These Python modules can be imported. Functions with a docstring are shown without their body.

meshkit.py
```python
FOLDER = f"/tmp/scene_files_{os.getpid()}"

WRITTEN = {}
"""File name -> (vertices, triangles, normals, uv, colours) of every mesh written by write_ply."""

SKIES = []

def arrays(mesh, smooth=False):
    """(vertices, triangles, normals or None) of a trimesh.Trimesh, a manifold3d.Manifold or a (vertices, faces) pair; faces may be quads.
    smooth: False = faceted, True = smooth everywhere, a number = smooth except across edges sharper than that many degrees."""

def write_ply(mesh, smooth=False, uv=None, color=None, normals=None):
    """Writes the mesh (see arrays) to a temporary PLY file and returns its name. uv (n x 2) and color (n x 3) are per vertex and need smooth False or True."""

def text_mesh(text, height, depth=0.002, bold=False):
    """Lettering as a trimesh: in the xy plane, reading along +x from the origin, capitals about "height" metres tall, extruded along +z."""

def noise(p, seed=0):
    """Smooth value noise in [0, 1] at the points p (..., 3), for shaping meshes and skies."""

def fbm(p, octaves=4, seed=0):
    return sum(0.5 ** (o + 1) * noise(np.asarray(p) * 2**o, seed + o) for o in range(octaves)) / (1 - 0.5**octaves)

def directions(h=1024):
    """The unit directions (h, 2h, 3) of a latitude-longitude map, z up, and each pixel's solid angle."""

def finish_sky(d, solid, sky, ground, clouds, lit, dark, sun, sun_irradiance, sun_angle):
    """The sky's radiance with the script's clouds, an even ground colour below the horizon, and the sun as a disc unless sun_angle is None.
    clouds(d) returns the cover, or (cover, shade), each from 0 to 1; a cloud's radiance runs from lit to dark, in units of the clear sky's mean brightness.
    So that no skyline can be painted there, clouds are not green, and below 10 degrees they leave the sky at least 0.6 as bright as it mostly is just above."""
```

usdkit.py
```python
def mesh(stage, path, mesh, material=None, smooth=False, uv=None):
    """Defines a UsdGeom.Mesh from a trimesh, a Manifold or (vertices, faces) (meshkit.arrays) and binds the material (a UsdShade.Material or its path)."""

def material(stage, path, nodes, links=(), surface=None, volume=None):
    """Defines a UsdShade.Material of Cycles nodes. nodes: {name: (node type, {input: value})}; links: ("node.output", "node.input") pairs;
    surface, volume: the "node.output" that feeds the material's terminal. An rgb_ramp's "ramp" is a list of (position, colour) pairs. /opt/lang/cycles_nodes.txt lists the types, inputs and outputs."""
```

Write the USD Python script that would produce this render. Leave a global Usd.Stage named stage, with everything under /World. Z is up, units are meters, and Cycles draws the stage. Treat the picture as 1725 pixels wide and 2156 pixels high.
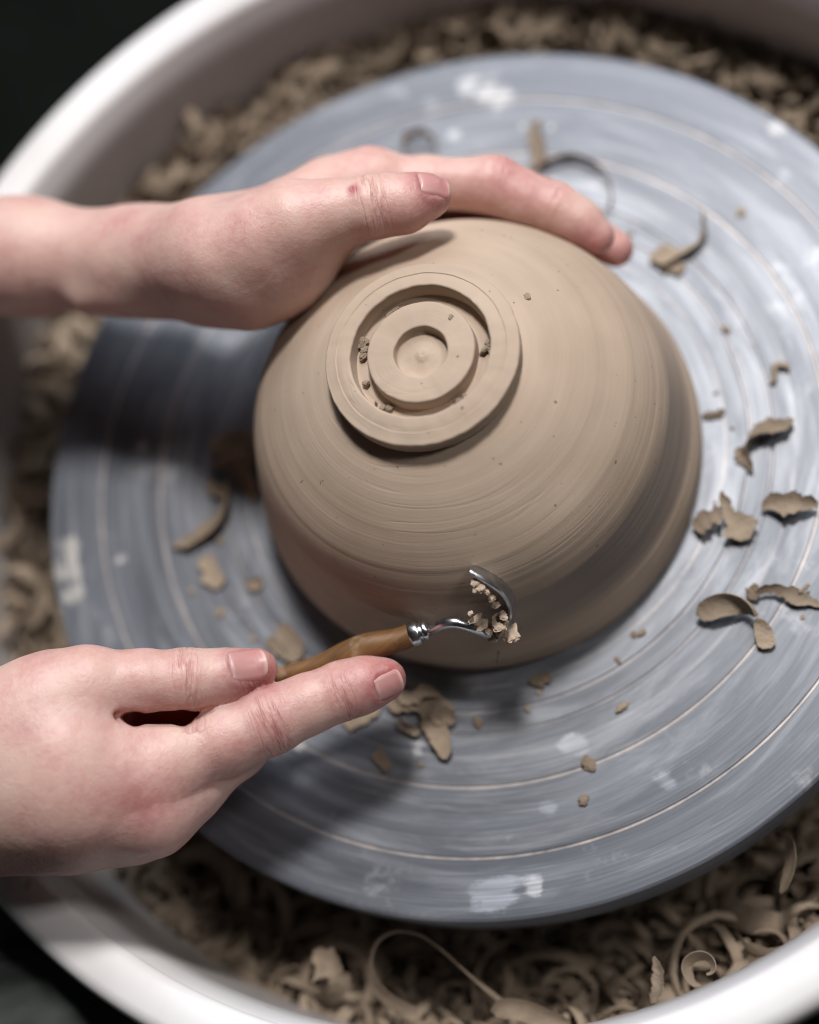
import math, random
import numpy as np, trimesh, usdkit, meshkit
from pxr import Usd, UsdGeom, UsdLux, UsdShade, Gf, Sdf, Vt
from scipy.interpolate import PchipInterpolator, CubicSpline
from scipy import sparse

stage = Usd.Stage.CreateInMemory()
UsdGeom.SetStageUpAxis(stage, UsdGeom.Tokens.z)
UsdGeom.SetStageMetersPerUnit(stage, 1.0)
UsdGeom.Xform.Define(stage, '/World')
UsdGeom.Scope.Define(stage, '/World/Looks')

# ------------------------------------------------------------------ camera
EL, ROLL, DIST, FOC, TX, TY = 1.1384, -0.6308, 0.5818, 2.2, -0.0297, -0.003
W, H = 1725.0, 2156.0
_z = np.array([0, -math.cos(EL), math.sin(EL)])
_x = np.cross([0, 0, 1], _z); _x /= np.linalg.norm(_x)
_y = np.cross(_z, _x)
_c, _s = math.cos(ROLL), math.sin(ROLL)
ROT = np.stack([_c * _x + _s * _y, -_s * _x + _c * _y, _z])
EYE = np.array([TX, TY, 0]) + ROT[2] * DIST
cam = UsdGeom.Camera.Define(stage, '/World/camera')
cam.CreateHorizontalApertureAttr(24.0)
cam.CreateVerticalApertureAttr(24.0 * 1024 / 819)
cam.CreateFocalLengthAttr(24.0 * FOC)
cam.CreateFStopAttr(2.2)
cam.CreateFocusDistanceAttr(0.518)
cam.CreateClippingRangeAttr(Gf.Vec2f(0.01, 50))
cam.CreateExposureAttr(0.36)
M4 = np.eye(4); M4[:3, :3] = ROT; M4[3, :3] = EYE
cam.AddTransformOp().Set(Gf.Matrix4d(M4.tolist()))


def at(px, py, z):
    """the point at height z that the photograph (1725 px wide) shows at px, py"""
    d = np.array([(px - W / 2) / (FOC * W), -(py - H / 2) / (FOC * W), -1]) @ ROT
    return EYE + d * (z - EYE[2]) / d[2]


def seen(p):
    q = (np.asarray(p, float) - EYE) @ ROT.T
    return np.stack([W / 2 + FOC * W * q[..., 0] / -q[..., 2], H / 2 - FOC * W * q[..., 1] / -q[..., 2]], -1)


# ------------------------------------------------------------------ lamps
def rect(name, direction, dist, w, h, power, color, target=(0, 0, 0.03)):
    d = np.array(direction, float); d /= np.linalg.norm(d)
    L = UsdLux.RectLight.Define(stage, '/World/' + name)
    L.CreateWidthAttr(w); L.CreateHeightAttr(h)
    L.CreateIntensityAttr(power); L.CreateColorAttr(Gf.Vec3f(*color)); L.CreateNormalizeAttr(True)
    z = d; x = np.cross([0, 0, 1], z); x /= np.linalg.norm(x); y = np.cross(z, x)
    m = np.eye(4); m[0, :3] = x; m[1, :3] = y; m[2, :3] = z; m[3, :3] = np.array(target) + d * dist
    L.AddTransformOp().Set(Gf.Matrix4d(m.tolist()))


rect('ceiling_lamp', (0.335, 0.28, 0.90), 2.0, 0.30, 0.30, 9.8, (1.0, 0.965, 0.94))
rect('ceiling_lamp_001', (0.56, -0.22, 0.80), 2.0, 0.30, 0.30, 2.3, (1.0, 0.96, 0.93))
rect('window_light', (0.62, 0.85, 0.95), 2.2, 1.3, 1.0, 6.2, (0.84, 0.91, 1.0))
dome = UsdLux.DomeLight.Define(stage, '/World/room_light')
rm = usdkit.material(stage, '/World/Looks/room', {'b': ('background_shader', {'color': (0.9, 0.93, 1.0), 'strength': 0.013})}, surface='b.background')
UsdShade.MaterialBindingAPI.Apply(dome.GetPrim()).Bind(rm)

# ------------------------------------------------------------------ scene helpers
COUNT = {}


def numbered(path):
    n = COUNT.get(path, 0); COUNT[path] = n + 1
    return path if n == 0 else f'{path}_{n:03d}'


def keys(prim, label=None, cat=None, group=None, kind=None):
    for k, v in (('label', label), ('category', cat), ('group', group), ('kind', kind)):
        if v:
            prim.SetCustomDataByKey(k, v)
    return prim


def thing(name, label, cat, loc=(0, 0, 0), group=None):
    x = UsdGeom.Xform.Define(stage, numbered('/World/' + name))
    x.AddTranslateOp().Set(Gf.Vec3d(*map(float, loc)))
    return keys(x.GetPrim(), label, cat, group)


def obj(name, mesh, mat, parent=None, smooth=40, **k):
    base = str(parent.GetPath()) if parent else '/World'
    m = usdkit.mesh(stage, numbered(f'{base}/{name}'), mesh, '/World/Looks/' + mat, smooth=smooth)
    keys(m.GetPrim(), **k)
    return m.GetPrim()


def primvar(prim, name, values, three=False):
    t = Sdf.ValueTypeNames.Float3Array if three else Sdf.ValueTypeNames.FloatArray
    UsdGeom.PrimvarsAPI(prim).CreatePrimvar(name, t, 'vertex').Set(
        Vt.Vec3fArray.FromNumpy(np.asarray(values, np.float32)) if three else Vt.FloatArray.FromNumpy(np.asarray(values, np.float32)))


def revolve(prof, n=256):
    """surface of revolution of (r, z) points; a closed profile if the first point repeats"""
    p = np.array(prof, float); t = np.linspace(0, 2 * np.pi, n, endpoint=False)
    v = np.stack([np.outer(p[:, 0], np.cos(t)), np.outer(p[:, 0], np.sin(t)), np.repeat(p[:, 1:2], n, 1)], -1).reshape(-1, 3)
    i, j = np.meshgrid(np.arange(len(p) - 1), np.arange(n), indexing='ij'); k = (j + 1) % n
    f = np.stack([i * n + j, i * n + k, (i + 1) * n + k, (i + 1) * n + j], -1).reshape(-1, 4)
    return v, f


def arcpts(cx, cz, r, a0, a1, n=8):
    a = np.radians(np.linspace(a0, a1, n))
    return [(cx + r * math.cos(x), cz + r * math.sin(x)) for x in a]


def ramp(*s):
    return {'ramp': list(s)}


# ------------------------------------------------------------------ materials
def polar_nodes(angular, radial, src='tc.object'):
    """unit direction about the z axis times `angular`, and the distance from it times `radial`: noise that runs in rings"""
    n = {'tc': ('texture_coordinate', {}) if src.startswith('tc') else ('geometry', {}),
         'xyz': ('separate_xyz', {}),
         'xx': ('math', {'math_type': 'multiply'}), 'yy': ('math', {'math_type': 'multiply'}),
         'rr': ('math', {'math_type': 'add'}), 'r': ('math', {'math_type': 'sqrt'}),
         'ux': ('math', {'math_type': 'divide'}), 'uy': ('math', {'math_type': 'divide'})}
    l = [(src, 'xyz.vector'), ('xyz.x', 'xx.value1'), ('xyz.x', 'xx.value2'), ('xyz.y', 'yy.value1'), ('xyz.y', 'yy.value2'),
         ('xx.value', 'rr.value1'), ('yy.value', 'rr.value2'), ('rr.value', 'r.value1'),
         ('xyz.x', 'ux.value1'), ('r.value', 'ux.value2'), ('xyz.y', 'uy.value1'), ('r.value', 'uy.value2')]
    return n, l


def ring_vector(n, l, name, angular, scale, value='r.value'):
    n[name + 'a'] = ('math', {'math_type': 'multiply', 'value2': angular}); l.append(('ux.value', name + 'a.value1'))
    n[name + 'b'] = ('math', {'math_type': 'multiply', 'value2': angular}); l.append(('uy.value', name + 'b.value1'))
    n[name + 'c'] = ('math', {'math_type': 'multiply', 'value2': scale}); l.append((value, name + 'c.value1'))
    n[name] = ('combine_xyz', {})
    l += [(name + 'a.value', name + '.x'), (name + 'b.value', name + '.y'), (name + 'c.value', name + '.z')]


def band(n, l, name, value, lo0, lo1, hi0, hi1):
    """1 between lo1 and hi0, falling to 0 at lo0 and hi1"""
    n[name + 'u'] = ('map_range', {'range_type': 'smoothstep', 'from_min': lo0, 'from_max': lo1, 'clamp': True})
    n[name + 'd'] = ('map_range', {'range_type': 'smoothstep', 'from_min': hi0, 'from_max': hi1, 'to_min': 1.0, 'to_max': 0.0, 'clamp': True})
    n[name] = ('math', {'math_type': 'multiply'})
    l += [(value, name + 'u.value'), (value, name + 'd.value'), (name + 'u.result', name + '.value1'), (name + 'd.result', name + '.value2')]


# clay of the bowl: fine turning lines, specks, a darker grey sweep on one side
CLAY = (0.40, 0.305, 0.225)
n, l = polar_nodes(1, 1)
n['sum'] = ('math', {'math_type': 'subtract'}); l += [('xyz.z', 'sum.value1'), ('r.value', 'sum.value2')]
ring_vector(n, l, 'fine', 1.1, 900, 'sum.value'); ring_vector(n, l, 'wide', 0.9, 120, 'sum.value')
n['nf'] = ('noise_texture', {'scale': 1.0, 'detail': 3.0, 'roughness': 0.6}); l.append(('fine.vector', 'nf.vector'))
n['nw'] = ('noise_texture', {'scale': 1.0, 'detail': 2.0}); l.append(('wide.vector', 'nw.vector'))
n['gr'] = ('noise_texture', {'scale': 2600.0, 'detail': 2.0}); l.append(('tc.object', 'gr.vector'))
n['sp'] = ('noise_texture', {'scale': 520.0, 'detail': 1.0}); l.append(('tc.object', 'sp.vector'))
n['spm'] = ('map_range', {'from_min': 0.76, 'from_max': 0.80, 'clamp': True}); l.append(('sp.fac', 'spm.value'))
n['mo'] = ('noise_texture', {'scale': 28.0, 'detail': 3.0}); l.append(('tc.object', 'mo.vector'))
n['c1'] = ('rgb_ramp', ramp((0.25, (0.392, 0.302, 0.229)), (0.75, (0.495, 0.389, 0.303)))); l.append(('mo.fac', 'c1.fac'))
n['c2'] = ('mix', {'mix_type': 'multiply', 'fac': 0.42}); l.append(('c1.color', 'c2.color1'))
n['c2r'] = ('rgb_ramp', ramp((0.3, (0.80, 0.79, 0.78)), (0.7, (1.06, 1.05, 1.05)))); l += [('nw.fac', 'c2r.fac'), ('c2r.color', 'c2.color2')]
n['c3'] = ('mix', {'color2': (0.20, 0.15, 0.11)}); l += [('c2.color', 'c3.color1'), ('spm.result', 'c3.fac')]
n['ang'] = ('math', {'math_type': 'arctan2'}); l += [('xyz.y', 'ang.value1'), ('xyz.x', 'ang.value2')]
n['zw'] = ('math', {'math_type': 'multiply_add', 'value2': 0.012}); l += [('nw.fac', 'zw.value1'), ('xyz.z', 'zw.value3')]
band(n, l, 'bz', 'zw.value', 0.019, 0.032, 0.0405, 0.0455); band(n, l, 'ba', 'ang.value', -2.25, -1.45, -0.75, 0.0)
n['dark_band'] = ('math', {'math_type': 'multiply'}); l += [('bz.value', 'dark_band.value1'), ('ba.value', 'dark_band.value2')]
n['dark_band2'] = ('math', {'math_type': 'multiply', 'value2': 0.80}); l.append(('dark_band.value', 'dark_band2.value1'))
n['c4'] = ('mix', {'color2': (0.165, 0.140, 0.128)}); l += [('c3.color', 'c4.color1'), ('dark_band2.value', 'c4.fac')]
ring_vector(n, l, 'scor', 0.55, 170, 'sum.value')
n['sn'] = ('noise_texture', {'scale': 1.0, 'detail': 1.0}); l.append(('scor.vector', 'sn.vector'))
n['sd'] = ('math', {'math_type': 'subtract', 'value2': 0.5}); l.append(('sn.fac', 'sd.value1'))
n['sa'] = ('math', {'math_type': 'absolute'}); l.append(('sd.value', 'sa.value1'))
n['sl'] = ('map_range', {'from_min': 0.022, 'from_max': 0.003, 'clamp': True}); l.append(('sa.value', 'sl.value'))
n['smk'] = ('map_range', {'from_min': 0.50, 'from_max': 0.62, 'clamp': True}); l.append(('mo.fac', 'smk.value'))
n['sx'] = ('math', {'math_type': 'multiply'}); l += [('sl.result', 'sx.value1'), ('smk.result', 'sx.value2')]
n['sx2'] = ('math', {'math_type': 'multiply', 'value2': -0.75}); l.append(('sx.value', 'sx2.value1'))
n['hs'] = ('math', {'math_type': 'add'}); l += [('nf.fac', 'hs.value1'), ('sx2.value', 'hs.value2')]
n['hh'] = ('math', {'math_type': 'multiply_add', 'value2': 0.35}); l += [('gr.fac', 'hh.value1'), ('hs.value', 'hh.value3')]
n['bump'] = ('bump', {'strength': 0.26, 'distance': 0.0003}); l.append(('hh.value', 'bump.height'))
n['p'] = ('principled_bsdf', {'roughness': 0.72, 'specular_ior_level': 0.28}); l += [('c4.color', 'p.base_color'), ('bump.normal', 'p.normal')]
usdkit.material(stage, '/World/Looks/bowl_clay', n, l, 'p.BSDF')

# loose clay trimmings
usdkit.material(stage, '/World/Looks/trimmings', {
    'g': ('geometry', {}), 'oi': ('object_info', {}),
    'n': ('noise_texture', {'scale': 240.0, 'detail': 4.0}), 'n2': ('noise_texture', {'scale': 1400.0, 'detail': 2.0}),
    'ra': ('math', {'math_type': 'multiply_add', 'value2': 0.5, 'value3': 0.0}),
    'ad': ('math', {'math_type': 'multiply_add', 'value2': 0.6}),
    'r': ('rgb_ramp', ramp((0.25, (0.200, 0.153, 0.112)), (0.85, (0.365, 0.290, 0.215)))),
    'b': ('bump', {'strength': 0.5, 'distance': 0.0006}),
    'p': ('principled_bsdf', {'roughness': 0.85, 'specular_ior_level': 0.2})},
    [('g.position', 'n.vector'), ('g.position', 'n2.vector'), ('oi.random', 'ra.value1'), ('n.fac', 'ad.value1'), ('ra.value', 'ad.value3'),
     ('ad.value', 'r.fac'), ('r.color', 'p.base_color'), ('n2.fac', 'b.height'), ('b.normal', 'p.normal')], 'p.BSDF')

usdkit.material(stage, '/World/Looks/fresh_clay', {
    'g': ('geometry', {}), 'n': ('noise_texture', {'scale': 1500.0, 'detail': 3.0}), 'r': ('rgb_ramp', ramp((0.3, (0.47, 0.36, 0.27)), (0.7, (0.58, 0.46, 0.36)))),
    'b': ('bump', {'strength': 0.6, 'distance': 0.0006}), 'p': ('principled_bsdf', {'roughness': 0.8, 'specular_ior_level': 0.25})},
    [('g.position', 'n.vector'), ('n.fac', 'r.fac'), ('r.color', 'p.base_color'), ('n.fac', 'b.height'), ('b.normal', 'p.normal')], 'p.BSDF')

# wheel head: grey plate, turned in fine rings, with dried slip in its grooves and smears of chalky clay
GROOVES = [0.1312, 0.1098, 0.0935, 0.0865]
n, l = polar_nodes(1, 1)
ring_vector(n, l, 'fine', 1.6, 1500); ring_vector(n, l, 'mid', 1.4, 160); ring_vector(n, l, 'smr', 2.2, 150)
n['nf'] = ('noise_texture', {'scale': 1.0, 'detail': 3.0}); l.append(('fine.vector', 'nf.vector'))
n['nm'] = ('noise_texture', {'scale': 1.0, 'detail': 3.0, 'roughness': 0.6}); l.append(('mid.vector', 'nm.vector'))
n['ns'] = ('noise_texture', {'scale': 1.0, 'detail': 5.0, 'roughness': 0.65, 'distortion': 0.8}); l.append(('smr.vector', 'ns.vector'))
n['nb'] = ('noise_texture', {'scale': 26.0, 'detail': 5.0, 'roughness': 0.6}); l.append(('tc.object', 'nb.vector'))
n['nc'] = ('noise_texture', {'scale': 95.0, 'detail': 5.0, 'roughness': 0.65}); l.append(('tc.object', 'nc.vector'))
n['base'] = ('rgb_ramp', ramp((0.26, (0.078, 0.086, 0.104)), (0.74, (0.128, 0.140, 0.166)))); l.append(('nm.fac', 'base.fac'))
n['fr'] = ('rgb_ramp', ramp((0.3, (0.86, 0.86, 0.86)), (0.7, (1.08, 1.08, 1.08)))); l.append(('nf.fac', 'fr.fac'))
n['b2'] = ('mix', {'mix_type': 'multiply', 'fac': 0.55}); l += [('base.color', 'b2.color1'), ('fr.color', 'b2.color2')]
# a thin film of dried slip, thicker towards the bowl
n['fz'] = ('map_range', {'from_min': 0.150, 'from_max': 0.070, 'to_min': 0.0, 'to_max': 0.22}); l.append(('r.value', 'fz.value'))
n['fa'] = ('math', {'math_type': 'add'}); l += [('ns.fac', 'fa.value1'), ('fz.result', 'fa.value2')]
n['fm'] = ('map_range', {'range_type': 'smoothstep', 'from_min': 0.46, 'from_max': 0.92, 'to_max': 0.42, 'clamp': True}); l.append(('fa.value', 'fm.value'))
n['c1'] = ('mix', {'color2': (0.47, 0.49, 0.53)}); l += [('b2.color', 'c1.color1'), ('fm.result', 'c1.fac')]
n['sm0'] = ('math', {'math_type': 'multiply_add', 'value2': 0.6}); l += [('nc.fac', 'sm0.value1'), ('nb.fac', 'sm0.value3')]
n['sm'] = ('map_range', {'range_type': 'smoothstep', 'from_min': 0.90, 'from_max': 1.06, 'to_max': 0.24, 'clamp': True}); l.append(('sm0.value', 'sm.value'))
n['c2'] = ('mix', {'color2': (0.62, 0.62, 0.64)}); l += [('c1.color', 'c2.color1'), ('sm.result', 'c2.fac')]
prev = 'c2.color'
for i, g in enumerate(GROOVES + [0.0790, 0.1005]):
    n[f'g{i}s'] = ('math', {'math_type': 'subtract', 'value2': g}); l.append(('r.value', f'g{i}s.value1'))
    n[f'g{i}a'] = ('math', {'math_type': 'absolute'}); l.append((f'g{i}s.value', f'g{i}a.value1'))
    n[f'g{i}m'] = ('map_range', {'range_type': 'smoothstep', 'from_min': 0.0011 if i in (1, 2) else 0.0008, 'from_max': 0.0001, 'to_min': 0.0, 'to_max': 1.0, 'clamp': True}); l.append((f'g{i}a.value', f'g{i}m.value'))
    n[f'g{i}n'] = ('map_range', {'from_min': 0.3, 'from_max': 0.62, 'to_min': 0.2 if i < 2 else 0.0, 'to_max': (0.72, 0.62, 0.2, 0.35, 0.4, 0.15)[i], 'clamp': True}); l.append(('nc.fac', f'g{i}n.value'))
    n[f'g{i}k'] = ('math', {'math_type': 'multiply'}); l += [(f'g{i}m.result', f'g{i}k.value1'), (f'g{i}n.result', f'g{i}k.value2')]
    n[f'g{i}c'] = ('mix', {'color2': (0.60, 0.53, 0.49)}); l += [(prev, f'g{i}c.color1'), (f'g{i}k.value', f'g{i}c.fac')]
    prev = f'g{i}c.color'
# the larger dried patches, each where it lies
n['sk'] = ('math', {'math_type': 'multiply_add', 'value2': 0.5}); n['sk2'] = ('map_range', {'from_min': 0.55, 'from_max': 0.88, 'to_min': 0.12, 'to_max': 1.0, 'clamp': True})
l += [('nf.fac', 'sk.value1'), ('nm.fac', 'sk.value3'), ('sk.value', 'sk2.value'), ('sk.value', 'sk3.value')]
n['sk3'] = ('map_range', {'from_min': 0.45, 'from_max': 0.80, 'to_min': 0.5, 'to_max': 1.0, 'clamp': True})
n['pn'] = ('math', {'math_type': 'multiply_add', 'value2': 0.75}); n['pn2'] = ('math', {'math_type': 'multiply_add', 'value2': 0.75, 'value3': -0.25})
l += [('ns.fac', 'pn2.value1'), ('nc.fac', 'pn.value1'), ('pn2.value', 'pn.value3')]
for i, (px, py, rad, col) in enumerate([(985, 188, .0110, (.46, .46, .47)), (1020, 192, .0130, (.52, .51, .50)), (1062, 200, .0100, (.47, .46, .46)), (142, 1160, .0100, (.52, .50, .46)), (140, 1200, .0100, (.52, .50, .46)), (146, 1252, .0075, (.52, .50, .46)),
                                        (1125, 1868, .0055, (.58, .59, .64)), (1040, 1895, .0120, (.38, .41, .47)), (630, 1572, .0055, (.62, .59, .56)), (255, 1180, .0050, (.62, .59, .57)),
                                        (1205, 1560, .0075, (.46, .48, .53)), (880, 1575, .0060, (.66, .66, .68)), (1155, 1700, .0060, (.30, .32, .37)), (1400, 1640, .0080, (.34, .36, .41)), (955, 285, .0050, (.66, .67, .70)), (1100, 265, .0045, (.70, .68, .62)), (1160, 268, .0035, (.70, .68, .62)), (1640, 260, .008, (.46, .45, .44)), (300, 940, .0045, (.62, .60, .60))]):
    c = at(px, py, 0)
    n[f'p{i}d'] = ('mapping', {'location': tuple(-c / rad), 'scale': (1 / rad,) * 3}); l.append(('tc.object', f'p{i}d.vector'))
    n[f'p{i}g'] = ('gradient_texture', {'gradient_type': 'spherical'}); l.append((f'p{i}d.vector', f'p{i}g.vector'))
    n[f'p{i}a'] = ('math', {'math_type': 'multiply_add', 'value2': 0.50}); l += [(f'p{i}g.fac', f'p{i}a.value1'), ('pn.value', f'p{i}a.value3')]
    n[f'p{i}m'] = ('map_range', {'range_type': 'smoothstep', 'from_min': 0.72, 'from_max': 0.92, 'to_max': 0.8, 'clamp': True}); l.append((f'p{i}a.value', f'p{i}m.value'))
    n[f'p{i}z'] = ('map_range', {'from_min': 0.0, 'from_max': 0.12, 'clamp': True}); l.append((f'p{i}g.fac', f'p{i}z.value'))
    n[f'p{i}k'] = ('math', {'math_type': 'multiply'}); l += [(f'p{i}m.result', f'p{i}k.value1'), (f'p{i}z.result', f'p{i}k.value2')]
    n[f'p{i}q'] = ('math', {'math_type': 'multiply'}); l += [(f'p{i}k.value', f'p{i}q.value1'), ('sk3.result' if i < 6 else 'sk2.result', f'p{i}q.value2')]
    n[f'p{i}c'] = ('mix', {'color2': col}); l += [(prev, f'p{i}c.color1'), (f'p{i}q.value', f'p{i}c.fac')]
    prev = f'p{i}c.color'
n['ro'] = ('map_range', {'from_min': 0.3, 'from_max': 0.7, 'to_min': 0.38, 'to_max': 0.52}); l.append(('nm.fac', 'ro.value'))
n['bump'] = ('bump', {'strength': 0.22, 'distance': 0.0002}); l.append(('nf.fac', 'bump.height'))
n['tan'] = ('tangent', {'direction_type': 'radial', 'axis': 'z'})
n['p'] = ('principled_bsdf', {'metallic': 0.28, 'specular_ior_level': 0.6, 'anisotropic': 0.4})
l += [(prev, 'p.base_color'), ('ro.result', 'p.roughness'), ('bump.normal', 'p.normal')]
usdkit.material(stage, '/World/Looks/wheel_plate', n, l, 'p.BSDF')
usdkit.material(stage, '/World/Looks/wheel_edge', {
    'g': ('geometry', {}), 'm': ('mapping', {'scale': (20, 20, 900)}), 'n': ('noise_texture', {'scale': 1.0, 'detail': 4.0}),
    'r': ('rgb_ramp', ramp((0.3, (0.040, 0.044, 0.052)), (0.75, (0.11, 0.12, 0.135)))), 'p': ('principled_bsdf', {'roughness': 0.5})},
    [('g.position', 'm.vector'), ('m.vector', 'n.vector'), ('n.fac', 'r.fac'), ('r.color', 'p.base_color')], 'p.BSDF')

# white plastic basin with a little dried slip on it
usdkit.material(stage, '/World/Looks/white_plastic', {
    'g': ('geometry', {}), 'n': ('noise_texture', {'scale': 14.0, 'detail': 5.0, 'roughness': 0.6}), 's': ('noise_texture', {'scale': 160.0, 'detail': 2.0}),
    'r': ('rgb_ramp', ramp((0.35, (0.78, 0.77, 0.78)), (0.75, (0.66, 0.645, 0.635)))),
    'sm': ('map_range', {'from_min': 0.72, 'from_max': 0.78, 'to_max': 0.7, 'clamp': True}), 'c': ('mix', {'color2': (0.50, 0.42, 0.36)}),
    'xyz': ('separate_xyz', {}), 'zl': ('map_range', {'from_min': 0.0135, 'from_max': 0.0095, 'to_min': 0.0, 'to_max': 0.72, 'clamp': True}),
    'zn2': ('math', {'math_type': 'multiply_add', 'value2': 0.004}), 'film': ('mix', {'color2': (0.31, 0.275, 0.26)}),
    'p': ('principled_bsdf', {'roughness': 0.28, 'subsurface_weight': 0.0})},
    [('g.position', 'n.vector'), ('g.position', 's.vector'), ('g.position', 'xyz.vector'), ('n.fac', 'r.fac'), ('s.fac', 'sm.value'), ('r.color', 'c.color1'), ('sm.result', 'c.fac'),
     ('zn2.value', 'zl.value'), ('xyz.z', 'zn2.value3'), ('n.fac', 'zn2.value1'), ('zl.result', 'film.fac'), ('c.color', 'film.color1'), ('film.color', 'p.base_color')], 'p.BSDF')

# skin: pink where the blood shows (red), creases across the joints (wr = along, across, strength)
usdkit.material(stage, '/World/Looks/skin', {
    'g': ('geometry', {}), 'red': ('attribute', {'attribute': 'red'}), 'wr': ('attribute', {'attribute': 'wr'}), 'x': ('separate_xyz', {}), 'cx': ('combine_xyz', {}),
    'ax': ('math', {'math_type': 'multiply', 'value2': 0.75}), 'ay': ('math', {'math_type': 'multiply', 'value2': 0.10}),
    'wn': ('noise_texture', {'scale': 1.0, 'detail': 3.0, 'roughness': 0.55, 'distortion': 0.4}),
    'wc': ('map_range', {'from_min': 0.36, 'from_max': 0.52, 'clamp': True}),
    'wi': ('math', {'math_type': 'subtract', 'value1': 1.0}), 'wm': ('math', {'math_type': 'multiply'}),
    'pore': ('voronoi_texture', {'scale': 1500.0}), 'pn': ('noise_texture', {'scale': 700.0, 'detail': 4.0, 'roughness': 0.65}),
    'm1': ('noise_texture', {'scale': 55.0, 'detail': 4.0, 'roughness': 0.6}), 'm2': ('noise_texture', {'scale': 420.0, 'detail': 3.0, 'roughness': 0.6}),
    'ra': ('math', {'math_type': 'multiply_add', 'value2': 1.0, 'value3': -0.42}), 'rb': ('math', {'math_type': 'multiply_add', 'value2': 0.40}), 'rc': ('math', {'math_type': 'add'}),
    'rd': ('math', {'math_type': 'multiply_add', 'value2': 0.20}),
    'col': ('rgb_ramp', ramp((0.0, (0.62, 0.445, 0.375)), (0.30, (0.60, 0.385, 0.338)), (0.65, (0.49, 0.245, 0.228)), (1.0, (0.37, 0.120, 0.115)))),
    'h1': ('math', {'math_type': 'multiply_add', 'value2': -3.0}), 'h2': ('math', {'math_type': 'multiply_add', 'value2': 0.22}),
    'bump': ('bump', {'strength': 0.6, 'distance': 0.0003}),
    'p': ('principled_bsdf', {'roughness': 0.44, 'specular_ior_level': 0.45, 'subsurface_weight': 0.4, 'subsurface_scale': 0.0015, 'subsurface_radius': (1.0, 0.36, 0.22), 'subsurface_method': 'random_walk'})},
    [('wr.vector', 'x.vector'), ('x.x', 'ax.value1'), ('x.y', 'ay.value1'), ('ax.value', 'cx.x'), ('ay.value', 'cx.y'), ('cx.vector', 'wn.vector'), ('wn.fac', 'wc.value'),
     ('wc.result', 'wi.value2'), ('wi.value', 'wm.value1'), ('x.z', 'wm.value2'),
     ('g.position', 'pore.vector'), ('g.position', 'pn.vector'), ('g.position', 'm1.vector'), ('g.position', 'm2.vector'),
     ('m1.fac', 'ra.value1'), ('m2.fac', 'rb.value1'), ('ra.value', 'rb.value3'), ('rb.value', 'rc.value1'), ('red.fac', 'rc.value2'),
     ('wm.value', 'rd.value1'), ('rc.value', 'rd.value3'), ('rd.value', 'col.fac'), ('col.color', 'p.base_color'),
     ('pn.fac', 'h2.value3'), ('pore.distance', 'h2.value1'), ('wm.value', 'h1.value1'), ('h2.value', 'h1.value3'), ('h1.value', 'bump.height'), ('bump.normal', 'p.normal')], 'p.BSDF')
usdkit.material(stage, '/World/Looks/nail', {
    'a': ('attribute', {'attribute': 'along'}), 'r': ('rgb_ramp', ramp((0.0, (0.68, 0.40, 0.37)), (0.18, (0.60, 0.27, 0.25)), (0.88, (0.56, 0.22, 0.205)), (0.95, (0.66, 0.40, 0.34)), (1.0, (0.70, 0.50, 0.41)))),
    'p': ('principled_bsdf', {'roughness': 0.36, 'specular_ior_level': 0.35, 'subsurface_weight': 0.3, 'subsurface_scale': 0.001, 'subsurface_radius': (1, .4, .3)})},
    [('a.fac', 'r.fac'), ('r.color', 'p.base_color')], 'p.BSDF')

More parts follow.
